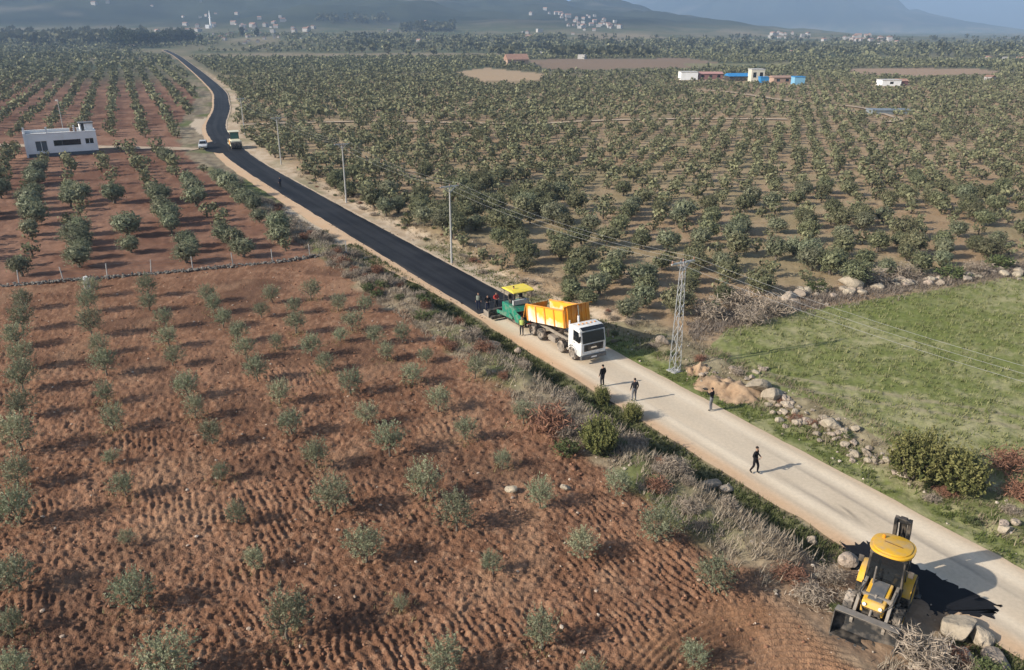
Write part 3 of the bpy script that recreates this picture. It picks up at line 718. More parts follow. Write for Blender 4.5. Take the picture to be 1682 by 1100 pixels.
cano = mat('canopy_yellow', (.80,.62,.06), rough=.55, var=.05, nscale=2, dirt=(.6,.52,.25), dirt_amt=.3)
cream = mat('roller_cream', (.72,.68,.50), rough=.5, var=.06, dirt=dust, dirt_amt=.25)
def wheel(parent, x, y, r, w, side, rim_m, tyre_m, lugs=0, hub=.5):
    """side: +1 outward to +y"""
    b = MB(); c = (x, y, r); ax = (0, side, 0)
    b.lathe([(-w/2,r*.62),(-w/2,r*.86),(-w*.40,r*.965),(-w*.2,r),(w*.2,r),(w*.40,r*.965),(w/2,r*.86),(w/2,r*.62),(w*.38,r*.55),(-w*.38,r*.55)], c, ax, 28)
    for k in range(lugs):
        a = 2*math.pi*k/lugs
        for sg in (-1, 1):
            a2 = a+(math.pi/lugs if sg > 0 else 0); dx, dz = math.cos(a2), math.sin(a2); ex, ez = math.cos(a2+.16), math.sin(a2+.16)
            b.beam((x+dx*r*.99, y+sg*w*.04, r+dz*r*.99), (x+ex*r*.99, y+sg*w*.46, r+ez*r*.99), .06, .09, up=(dx,0,dz))
    wh = b.build('wheel', tyre_m, parent, smooth=True)
    b = MB(); b.lathe([(w*.05,r*.57),(w*.46,r*.58),(w*.46,r*.50),(w*.30,r*.44),(w*.30,r*.20),(w*.44,r*.17),(w*.44,r*.02)], c, ax, 20)
    b.build('rim', rim_m, wh, smooth=True)
    b = MB()
    for k in range(8):
        a = 2*math.pi*k/8; b.lathe([(w*.28,r*.035),(w*.36,r*.035)], (x+math.cos(a)*r*.31, y, r+math.sin(a)*r*.31), ax, 6)
    b.build('wheel_nuts', steel, wh)
    return wh

# ------------------------------------------------------------------ backhoe loader
pr = spot(1475, 932); pf = spot(1417, 1050)
hd = math.atan2(pf[1]-pr[1], pf[0]-pr[0]); bx = pf[0]-math.cos(hd)*2.62; by = pf[1]-math.sin(hd)*2.62
BZ = max(land_z(bx+dx, by+dy) for dx, dy in ((0,0),(1,0),(-1,0),(0,1),(0,-1)))
D = thing('backhoe_loader', (bx, by, .10), hd, 'yellow and black backhoe loader with its front bucket on the ploughed field', 'backhoe')
D.rotation_euler = (0, R(-4), hd); D.scale = (1.07,)*3
MB().box(-1.75,1.65,-.36,.36,.50,.92,.03).box(-1.9,-1.6,-.95,.95,.45,1.0,.03).box(1.0,1.3,-.75,.75,.36,.58,.02).box(-1.15,-.85,-.75,.75,.58,.86,.02).build('chassis', blk, D)
hood = MB().prism([(.25,.86),(1.74,.82),(1.80,1.12),(1.62,1.30),(.25,1.56)], -.43, .43, .05).build('hood', yel, D)
MB().hexa([(.32,-.30,1.545),(1.52,-.27,1.325),(1.52,.27,1.325),(.32,.30,1.545),(.32,-.30,1.585),(1.52,-.27,1.365),(1.52,.27,1.365),(.32,.30,1.585)],.012).build('hood_cover', drk, hood)
b = MB()
for k in range(5): b.box(1.765,1.815,-.33,.33,.86+k*.052,.885+k*.052)
b.build('grille', blk, hood)
for s_ in (-1,1): MB().lathe([(0,.07),(.05,.07),(.06,.05)], (1.76,s_*.30,1.20), (1,0,.25), 12).build('headlight', lamp, hood)
cabf = MB().box(-1.30,.22,-.74,.74,.92,1.22,.03)
for X in (-1.28,.18):
    for s_ in (-1,1): cabf.beam((X,s_*.70,1.2),(X*.97-.02,s_*.64,2.74),.07,.07)
for s_ in (-1,1): cabf.beam((-.52,s_*.71,1.2),(-.54,s_*.65,2.74),.06,.06); cabf.box(-1.3,.2,s_*.68-.03,s_*.68+.03,2.66,2.76)
cabf.box(-1.32,-1.24,-.68,.68,2.66,2.76).box(.12,.2,-.66,.66,2.66,2.76)
CB = cabf.build('cab_frame', blk, D)
def pane(p): 
    q = [Vector(a) for a in p]; n = (q[1]-q[0]).cross(q[3]-q[0]).normalized()*.012
    return MB().hexa([a-n for a in q]+[a+n for a in q]).build('pane', glass, CB)
pane([(.20,-.64,1.25),(.20,.64,1.25),(.165,.60,2.65),(.165,-.60,2.65)])
pane([(-1.29,-.64,1.25),(-1.29,.64,1.25),(-1.265,.60,2.65),(-1.265,-.60,2.65)])
for s_ in (-1,1):
    pane([(-1.23,s_*.705,1.25),(-.56,s_*.705,1.25),(-.575,s_*.65,2.64),(-1.22,s_*.65,2.64)]); pane([(-.47,s_*.705,1.25),(.14,s_*.705,1.25),(.12,s_*.65,2.64),(-.48,s_*.65,2.64)])
prof = []
for k in range(36):
    a = 2*math.pi*k/36; c_, s2 = math.cos(a), math.sin(a); e = .80
    prof.append((-.55+.98*math.copysign(abs(c_)**e, c_), .86*math.copysign(abs(s2)**e, s2)))
rb = MB(); rb.prism(prof, 2.755, 2.86, .035, axis='z'); rb.prism([(-.55+(p[0]+.55)*.86, p[1]*.86) for p in prof], 2.862, 2.90, .015, axis='z')
RF = rb.build('cab_roof', yel, D, smooth=True)
MB().beam((-.62,-.36,2.905),(-.52,.38,2.905),.055,.008).build('roof_marking', mat('worn_print',(.20,.10,.03),rough=.7,var=.3,nscale=30), RF)
for s_ in (-1,1):
    fd = MB(); pp = []
    for k in range(9):
        a = R(15+k*11.5); pp.append((-1.0+math.cos(a)*.90, .72+math.sin(a)*.84))
    pin = [(-1.0+(p[0]+1.0)*.93, .72+(p[1]-.72)*.93) for p in pp][::-1]
    fd.prism(pp+pin, s_*.66, s_*1.04, 0); fd.build('fender', yel, D, smooth=True)
    MB().box(-.18,.36,s_*.50-(.22 if s_ < 0 else .0),s_*.50+(.22 if s_ > 0 else .0),.62,1.15,.03).build('side_tank', blk, D)
    MB().box(-.1,.25,s_*.62-.12,s_*.62+.12,.35,.42).build('step', steel, D)
    MB().tube([(.16,s_*.68,2.35),(.35,s_*.95,2.40)],.015,6).box(.33,.38,s_*.95-.10,s_*.95+.10,2.18,2.48,.02).build('mirror', blk, D)
    # loader arms, rams
    a = MB(); a.prism([(-.05,1.20),(.10,1.52),(1.30,1.46),(2.22,.58),(2.16,.40),(2.02,.42),(1.22,1.20),(.15,1.22)], s_*.60-.06, s_*.60+.06, .015); LA = a.build('loader_arm', dusty, D)
    MB().tube([(.25,s_*.78,.80),(1.0,s_*.70,1.08)],.055,10).build('ram', blk, LA, smooth=True)
    MB().tube([(1.0,s_*.70,1.08),(1.35,s_*.66,1.20)],.03,8).build('ram_rod', chrome, LA, smooth=True)
    # stabiliser
    MB().beam((-1.85,s_*.95,.95),(-2.05,s_*1.10,.16),.14,.16,.02).box(-2.22,-1.88,s_*1.10-.18,s_*1.10+.18,.05,.12,.01).build('stabiliser', blk, D)
    wheel(D,-1.0,s_*.83,.74,.48,s_,yel,rub,18); wheel(D,1.15,s_*.92,.56,.38,s_,yel,rub_d if s_ < 0 else rub,14)
    MB().tube([(-1.2,s_*.5,2.72),(-1.32,s_*.52,2.78)],.02,6).lathe([(0,.06),(.06,.07)],(-1.34,s_*.52,2.78),(-1,0,-.3),10).build('work_light', lamp, CB)
MB().box(1.18,1.32,-.60,.60,1.28,1.42,.02).tube([(1.25,0,1.45),(1.9,0,.95),(2.1,0,.80)],.05,8).build('loader_linkage', dusty, D)
bk = MB(); bk.prism([(2.92,.00),(2.30,.02),(2.08,.22),(2.00,.62),(2.12,.92),(2.60,1.00),(2.61,.95),(2.17,.87),(2.07,.62),(2.15,.27),(2.34,.09),(2.92,.05)], -1.18, 1.18)
for s_ in (-1,1): bk.prism([(2.90,.00),(2.30,.02),(2.08,.22),(2.00,.62),(2.12,.92),(2.60,1.00),(2.66,.80)], s_*1.18-.02, s_*1.18+.02)
BK = bk.build('front_bucket', blk, D)  # painted black all over to deepen the shade in its hollow
MB().hexa([(2.10,-1.19,.925),(2.60,-1.19,1.005),(2.60,1.19,1.005),(2.10,1.19,.925),(2.10,-1.19,.945),(2.60,-1.19,1.025),(2.60,1.19,1.025),(2.10,1.19,.945)]).build('bucket_top', dusty, BK)
MB().hexa([(2.085,-1.15,.62),(2.085,1.15,.62),(2.165,1.15,.28),(2.165,-1.15,.28),(2.095,-1.15,.62),(2.095,1.15,.62),(2.175,1.15,.28),(2.175,-1.15,.28)]).hexa([(2.185,-1.15,.86),(2.185,1.15,.86),(2.085,1.15,.62),(2.085,-1.15,.62),(2.195,-1.15,.855),(2.195,1.15,.855),(2.095,1.15,.615),(2.095,-1.15,.615)]).box(2.36,2.90,-1.15,1.15,.055,.065).build('bucket_inner_shade', blk, BK)  # black sheets added inside, the shade of the bucket hollow as colour
t_ = MB()
for k in range(8): t_.box(2.86,3.06,-1.14+k*.31,-1.04+k*.31,.0,.05,.01)
t_.build('bucket_teeth', steel, BK)
for s_ in (-1,1): MB().tube([(.4,s_*.5,1.3),(.8,s_*.66,1.62),(1.5,s_*.62,1.42),(1.9,s_*.3,1.0)],.022,6).build('hose', blk, D)
MB().box(1.822,1.83,-.2,.2,.66,.76).build('number_plate', mat('plate_white',(.75,.75,.75),rough=.5,var=.3,nscale=14), hood)
# digging arm folded up behind
MB().box(-2.15,-1.85,-.30,.30,.55,1.15,.03).build('swing_frame', blk, D)
bo = MB(); [bo.prism([(-1.95,.75),(-2.20,.80),(-2.62,1.7),(-2.55,2.6),(-2.18,3.45),(-1.90,3.38),(-2.20,2.5),(-2.26,1.75)], a_, b_, .02) for a_, b_ in ((-.34,-.20),(.20,.34))]; bo.box(-2.5,-2.2,-.2,.2,1.9,2.1).box(-2.2,-2.0,-.30,.30,3.22,3.42,.03); bo.build('boom', blk, D)
di = MB(); di.prism([(-2.02,3.42),(-2.22,3.46),(-2.85,2.2),(-3.02,1.15),(-2.86,1.10),(-2.66,2.1)], -.14, .14, .02); DI = di.build('dipper', blk, D)
MB().tube([(-2.2,0,1.3),(-2.35,0,2.4)],.06,8).tube([(-2.35,0,2.4),(-2.25,0,3.2)],.035,8).build('boom_ram', blk, D, smooth=True)
rbk = MB(); rbk.prism([(-2.95,1.18),(-2.75,.95),(-2.62,.55),(-2.85,.32),(-2.90,.36),(-2.70,.58),(-2.82,.92),(-3.0,1.1)], -.30, .30)
for s_ in (-1,1): rbk.prism([(-2.95,1.18),(-2.75,.95),(-2.62,.55),(-2.85,.32),(-3.1,.62)], s_*.30-.015, s_*.30+.015)
rbk.build('rear_bucket', dusty, D)
MB().tube([(.55,-.30,1.5),(.55,-.30,2.15),(.50,-.30,2.28)],.045,10).build('exhaust', steel, D, smooth=True)
MB().lathe([(0,.07),(.10,.065),(.13,.03)],(-.9,-.45,2.90),(0,0,1),12).build('beacon', mat('amber_lens',(.8,.28,.02),rough=.2,var=0), RF)
MB().box(-.95,-.45,-.25,.25,1.22,1.62,.05).box(-1.05,-.92,-.25,.25,1.6,2.2,.05).build('seat', blk, CB)

# ------------------------------------------------------------------ tipper truck
xr, yr_, hr = on_road(U_PAVE-9.6, .10); TH = hr+math.pi
T = thing('tipper_truck', (xr+math.cos(TH)*5.2, yr_+math.sin(TH)*5.2, .02), TH-R(1), 'white cab tipper truck with raised orange body feeding the paver', 'truck')
fr = MB()
for s_ in (-1,1): fr.beam((-4.2,s_*.42,.98),(4.1,s_*.42,.98),.10,.26)
for X in (-3.9,-2.5,-.6,1.0,2.4,3.6): fr.box(X-.06,X+.06,-.42,.42,.90,1.06)
fr.box(-4.3,-4.15,-1.2,1.2,.55,.72,.02)
fr.build('chassis', dusty, T)
for X in (3.15,1.35,-1.95,-3.30):
    MB().tube([(X,-.95,.54),(X,.95,.54)],.09,8).build('axle', blk, T)
    for s_ in (-1,1):
        wheel(T, X, s_*(1.08 if X > 0 else 1.02), .53, .32 if X > 0 else .52, s_, dusty, rub_d)
MB().box(-.9,.6,.62,1.15,.45,.98,.06).build('fuel_tank', steel, T, smooth=True)
MB().box(-.7,.4,-1.15,-.65,.48,.95,.04).build('air_tank', dusty, T)
for s_ in (-1,1):
    for X in (3.15,1.35):
        pp = [(X+math.cos(R(a))*.68, .54+math.sin(R(a))*.66) for a in range(10,171,20)]; pin = [(X+math.cos(R(a))*.63, .54+math.sin(R(a))*.61) for a in range(170,9,-20)]
        MB().prism(pp+pin, s_*.86, s_*1.24).build('mudguard', wht if X > 2 else blk, T, smooth=True)
cb = MB(); cb.prism([(2.55,1.05),(2.55,2.92),(2.85,3.08),(3.95,3.02),(4.18,2.78),(4.42,1.75),(4.46,.95),(4.40,.62),(3.85,.62),(3.78,1.0),(3.5,1.26),(2.8,1.26),(2.62,1.05)], -1.22, 1.22, .05)
CAB = cb.build('cab', wht, T, smooth=True)
MB().hexa([(4.245,-1.06,2.70),(4.245,1.06,2.70),(4.455,1.08,1.78),(4.455,-1.08,1.78),(4.265,-1.06,2.71),(4.265,1.06,2.71),(4.475,1.08,1.79),(4.475,-1.08,1.79)]).build('windscreen', glass, CAB)
for s_ in (-1,1):
    MB().hexa([(3.25,s_*1.212,1.82),(4.18,s_*1.212,1.75),(4.02,s_*1.212,2.66),(3.25,s_*1.212,2.70),(3.25,s_*1.232,1.82),(4.18,s_*1.232,1.75),(4.02,s_*1.232,2.66),(3.25,s_*1.232,2.70)]).build('side_window', glass, CAB)
    MB().box(3.17,3.19,s_*1.215-.012,s_*1.215+.012,1.1,2.75).box(3.3,3.5,s_*1.24-.02,s_*1.24+.02,1.62,1.67).build('door_seam', blk, CAB)
    MB().tube([(4.1,s_*1.2,2.75),(4.45,s_*1.42,2.6),(4.45,s_*1.42,2.0)],.02,6).box(4.40,4.47,s_*1.42-.12,s_*1.42+.12,1.95,2.5,.03).build('mirror', blk, CAB)
    MB().box(4.40,4.49,s_*.88-.2,s_*.88+.2,.78,.98,.03).build('headlight', lamp, CAB)
MB().box(4.435,4.475,-.95,.95,1.08,1.66,.01).build('grille', blk, CAB)
MB().box(4.30,4.56,-1.24,1.24,.40,.74,.05).build('bumper', drk, CAB)
MB().box(4.475,4.49,-.28,.28,1.30,1.42,.004).build('badge', chrome, CAB)
MB().hexa([(4.0,-1.1,3.03),(4.35,-1.1,2.86),(4.35,1.1,2.86),(4.0,1.1,3.03),(4.0,-1.1,3.06),(4.35,-1.1,2.89),(4.35,1.1,2.89),(4.0,1.1,3.06)]).build('sun_visor', glass, CAB)
for k in (-.8,-.4,0,.4,.8): MB().box(3.3,3.42,k-.06,k+.06,3.07,3.13,.015).build('roof_lamp', mat('amber_lens'), CAB)
MB().tube([(2.40,-1.05,.9),(2.40,-1.05,3.2)],.07,10).build('exhaust_stack', wht, T, smooth=True)
MB().box(4.562,4.575,-.27,.27,.50,.62).build('number_plate', mat('plate_white',(.75,.75,.75),rough=.5,var=.3,nscale=14), CAB)
for s_ in (-1,1): MB().tube([(2.45,s_*.3,1.1),(2.2,s_*.35,1.4),(1.9,s_*.3,1.15)],.025,6).build('hose', blk, T)
MB().box(-4.32,-4.22,-1.1,-.75,.6,.75,.02).box(-4.32,-4.22,.75,1.1,.6,.75,.02).build('tail_light', redl, T)
# body, tipped up about its rear hinge
ang = R(11.5); PV = Vector((-3.95,0,1.18))
def tip(p): 
    v = Vector(p)-PV; return PV+Vector((v.x*math.cos(ang)-v.z*math.sin(ang), v.y, v.x*math.sin(ang)+v.z*math.cos(ang)))
def tbox(b, x0,x1,y0,y1,z0,z1,bev=0):
    return b.hexa([tip(p) for p in ((x0,y0,z0),(x1,y0,z0),(x1,y1,z0),(x0,y1,z0),(x0,y0,z1),(x1,y0,z1),(x1,y1,z1),(x0,y1,z1))], bev)
side_m = bpy.data.materials.new('tipper_side'); side_m.use_nodes = True
_n = side_m.node_tree.nodes; _l = side_m.node_tree.links; _tc = _n.new('ShaderNodeTexCoord'); _sx = _n.new('ShaderNodeSeparateXYZ'); _nz = _n.new('ShaderNodeTexNoise'); _nz.inputs['Scale'].default_value = 1.5; _nz.inputs['Detail'].default_value = 6
_ad = _n.new('ShaderNodeMath'); _ad.operation = 'MULTIPLY_ADD'; _ad.inputs[1].default_value = .9; _rp = _n.new('ShaderNodeValToRGB')
_l.new(_tc.outputs['Generated'], _sx.inputs[0]); _l.new(_tc.outputs['Object'], _nz.inputs['Vector']); _l.new(_nz.outputs[0], _ad.inputs[0]); _l.new(_sx.outputs['Z'], _ad.inputs[2]); _l.new(_ad.outputs[0], _rp.inputs[0])
_e = _rp.color_ramp.elements; _e[0].position = .72; _e[0].color = (.72,.62,.54,1); _e[1].position = 1.0; _e[1].color = (.80,.42,.03,1); _k = _rp.color_ramp.elements.new(.90); _k.color = (.76,.55,.22,1)
_l.new(_rp.outputs[0], _n['Principled BSDF'].inputs['Base Color']); _n['Principled BSDF'].inputs['Roughness'].default_value = .6
bd = MB(); tbox(bd,-4.0,2.15,-1.2,1.2,1.20,1.30); BODY = bd.build('tipper_body', org, T)
for s_ in (-1,1):
    b = MB(); tbox(b,-4.0,2.15,s_*1.22-.035,s_*1.22+.035,1.18,2.62); b.build('side_wall', side_m, BODY)
    b = MB(); tbox(b,-4.03,2.2,s_*1.25-.07,s_*1.25+.07,2.622,2.74,.02); b.build('top_rail', org, BODY)
    for X in (-3.93,-2.4,-.9,.6,2.1):
        b = MB(); tbox(b,X-.07,X+.07,s_*1.258,s_*1.258+s_*.07,1.2,2.62,.01); b.build('rib', org, BODY)
b = MB(); tbox(b,2.15,2.24,-1.25,1.25,1.2,3.0,.01); FB = b.build('front_wall', org, BODY)
for k in (-.95,-.5,0,.5,.95):
    b = MB(); tbox(b,2.241,2.34,k-.05,k+.05,1.25,2.98,.01); b.build('front_rib', org, FB)
b = MB(); b.hexa([tip(p) for p in ((2.20,-1.25,2.98),(2.75,-1.25,3.08),(2.75,1.25,3.08),(2.20,1.25,2.98),(2.20,-1.25,3.04),(2.75,-1.25,3.14),(2.75,1.25,3.14),(2.20,1.25,3.04))]); b.build('cab_guard', org, FB)
b = MB(); tbox(b,-3.9,2.1,-1.18,1.18,1.31,1.9); LOADM = b.build('asphalt_load', asph_m, BODY)
b = MB(); b.hexa([tip(p) for p in ((-4.30,-1.2,2.6),(-4.24,-1.2,2.6),(-4.24,1.2,2.6),(-4.30,1.2,2.6),(-4.95,-1.2,1.35),(-4.89,-1.2,1.35),(-4.89,1.2,1.35),(-4.95,1.2,1.35))]); b.build('tailgate', org, BODY)
MB().tube([(2.3,0,.95),tuple(tip((2.45,0,2.1)))],.10,12).build('hoist_cylinder', wht, T, smooth=True)
MB().tube([tuple(tip((2.45,0,2.1))),tuple(tip((2.45,0,3.0)))],.065,12).build('hoist_rod', chrome, T, smooth=True)

T.scale = (.95,)*3
# ------------------------------------------------------------------ asphalt paver (drives towards the truck)
px_, py_, ph = on_road(U_PAVE-8.3, .0); PH = ph+math.pi
V = thing('asphalt_paver', (px_, py_, .02), PH, 'green asphalt paver under a yellow canopy behind the tipper truck', 'paver')
b = MB(); b.prism([(-1.9,.55),(-1.9,1.75),(-.4,1.75),(.5,1.60),(1.0,1.35),(1.0,.55)], -1.15, 1.15, .05); PB = b.build('body', grn_m, V)
for s_ in (-1,1):
    tr_ = MB(); tr_.prism([(-1.8,.28),(-1.6,.06),(1.5,.06),(1.75,.30),(1.55,.56),(-1.6,.60)], s_*.82-.17, s_*.82+.17, .03); tr_.build('crawler_track', blk, V)
    MB().hexa([(1.0,s_*.25,.62),(2.45,s_*.25,.50),(2.45,s_*1.30,.95),(1.0,s_*1.30,1.05),(1.0,s_*.25,.68),(2.45,s_*.25,.56),(2.45,s_*1.36,1.30),(1.0,s_*1.36,1.62)]).build('hopper_wing', grn_m, V)
    MB().box(1.02,2.45,s_*1.36-.04,s_*1.36+.04,.55,1.34,.01).build('hopper_side', grn_m, V)
    MB().prism([(-3.2,.20),(-3.2,.62),(-.2,1.05),(.4,.75),(.4,.60),(-2.6,.40),(-2.6,.20)], s_*1.28-.06, s_*1.28+.06, .01).build('tow_arm', grn_m, V)
    MB().box(-3.55,-2.55,s_*2.32-.05,s_*2.32+.05,.02,.62,.01).build('end_gate', dusty, V)
    for X in (-1.75,.15): MB().tube([(X,s_*1.0,1.7),(X,s_*1.0,3.12)],.04,8).build('canopy_post', steel, V)
    MB().box(-1.2,-.75,s_*.62-.2,s_*.62+.2,1.75,2.15,.04).box(-1.3,-1.18,s_*.62-.2,s_*.62+.2,2.1,2.6,.03).build('seat', blk, V)
MB().box(1.0,1.06,-1.3,1.3,.5,1.5).build('hopper_back', blk, V)
MB().box(1.1,2.35,-.9,.9,.70,1.05,.2).build('hot_mix', asph_m, V)
MB().box(-3.35,-2.62,-2.28,2.28,.12,.52,.03).box(-3.2,-2.7,-2.2,2.2,.52,.72,.03).build('screed', blk, V)
MB().box(-3.72,-3.37,-2.2,2.2,.30,.36).build('screed_walkway', steel, V)
b = MB()
for s_ in (-2.1,-.7,.7,2.1): b.tube([(-3.65,s_,.36),(-3.65,s_,1.25)],.022,6)
b.tube([(-3.65,-2.1,1.25),(-3.65,2.1,1.25)],.022,6); b.build('handrail', steel, V)
MB().box(-1.9,-1.5,-2.5,2.5,.15,.45,.05).build('auger', blk, V)
MB().box(-.35,-.05,-.9,.9,1.76,2.25,.05).build('control_console', mat('pale_grey_panel',(.45,.46,.46),rough=.5,var=.1), V)
MB().tube([(.3,.5,1.6),(.3,.5,2.9)],.05,10).build('exhaust', steel, V, smooth=True)
cp = MB(); cp.prism([(-1.95,3.16),(-1.90,3.24),(-1.5,3.34),(0.0,3.34),(.35,3.24),(.40,3.16)], -1.18, 1.18, .02); CN = cp.build('canopy', cano, V)
MB().box(-1.9,.36,-1.15,1.15,3.10,3.158).build('canopy_lining', drk, CN)

V.scale = (.90,)*3
# ------------------------------------------------------------------ road roller, seen end on far along the mat
rp = spot(390, 243); ru = float(line_dist(np.array([rp[0]]), np.array([rp[1]]), RC)[1][0]); rx_, ry_, rh = on_road(ru, 1.15)
Rl = thing('road_roller', (rx_, ry_, .06), rh+math.pi, 'cream and orange road roller with canopy at the far bend of the asphalt', 'roller')
Rl.scale = (1.15,)*3
MB().prism([(-1.2,.9),(-1.2,1.6),(.9,1.65),(1.9,1.45),(2.0,.9)], -.85, .85, .06).build('body', cream, Rl)
for s_ in (-1,1): MB().box(-1.1,1.0,s_*.90-.06,s_*.90+.06,.55,1.35,.03).build('side_panel', org, Rl)
for X in (1.75,-1.55): MB().lathe([(-.95,.62),(-.93,.66),(.93,.66),(.95,.62)],(X,0,.66),(0,1,0),32).build('drum', blk, Rl, smooth=True); 
for X in (1.75,-1.55): MB().box(X-.72,X+.72,-1.06,-.98,.55,.85,.03).box(X-.72,X+.72,.98,1.06,.55,.85,.03).box(X-.1,X+.1,-1.06,1.06,1.34,1.5,.03).box(X-.08,X+.08,-1.06,-1.0,.8,1.4).box(X-.08,X+.08,1.0,1.06,.8,1.4).build('drum_frame', cream, Rl)
for X in (-1.0,.55):
    for s_ in (-1,1): MB().tube([(X,s_*.75,1.6),(X,s_*.75,2.95)],.04,8).build('canopy_post', blk, Rl)
MB().box(-1.35,.95,-.98,.98,2.95,3.07,.04).build('canopy', cream, Rl)
MB().hexa([(.58,-.72,1.7),(.58,.72,1.7),(.50,.72,2.9),(.50,-.72,2.9),(.60,-.72,1.7),(.60,.72,1.7),(.52,.72,2.9),(.52,-.72,2.9)]).build('windscreen', mat('green_glass',(.05,.14,.12),rough=.15,var=0), Rl)
MB().box(-.7,-.25,-.28,.28,1.6,2.0,.05).box(-.8,-.68,-.28,.28,2.0,2.5,.04).build('seat', blk, Rl)

# ------------------------------------------------------------------ car parked at the junction
cpz = spot(331, 245)
K = thing('parked_car', (cpz[0], cpz[1]+1.2, .12), R(-72), 'silver white car parked on the left of the far junction', 'car')
car_m = mat('car_paint', (.62,.63,.64), rough=.3, var=.04, dirt=dust, dirt_amt=.2, spec=.5, coat=.3)
cb = MB(); cb.prism([(-2.05,.42),(-2.1,.95),(-1.4,1.05),(1.1,1.02),(1.95,.88),(2.12,.62),(2.08,.36),(-2.0,.34)], -.88, .88, .06); KB = cb.build('body', car_m, K, smooth=True)
cb = MB(); cb.hexa([(-1.95,-.80,1.04),(1.05,-.80,1.02),(1.05,.80,1.02),(-1.95,.80,1.04),(-1.75,-.66,1.60),(.30,-.66,1.60),(.30,.66,1.60),(-1.75,.66,1.60)],.04); cb.build('cabin', car_m, KB, smooth=True)
MB().hexa([(.40,-.60,1.55),(.40,.60,1.55),(1.02,.72,1.07),(1.02,-.72,1.07),(.43,-.60,1.57),(.43,.60,1.57),(1.05,.72,1.09),(1.05,-.72,1.09)]).build('windscreen', glass, KB)
for s_ in (-1,1):
    MB().hexa([(-1.75,s_*.80,1.09),(.85,s_*.80,1.09),(.25,s_*.685,1.53),(-1.65,s_*.685,1.53),(-1.75,s_*.82,1.09),(.85,s_*.82,1.09),(.25,s_*.705,1.53),(-1.65,s_*.705,1.53)]).build('side_window', glass, KB)
    MB().box(2.02,2.12,s_*.65-.17,s_*.65+.17,.66,.80,.02).build('headlight', lamp, KB)
    for X in (-1.3,1.3): wheel(K, X, s_*.80, .33, .22, s_, steel, rub)
MB().box(2.06,2.13,-.45,.45,.45,.60,.01).build('grille', blk, KB)
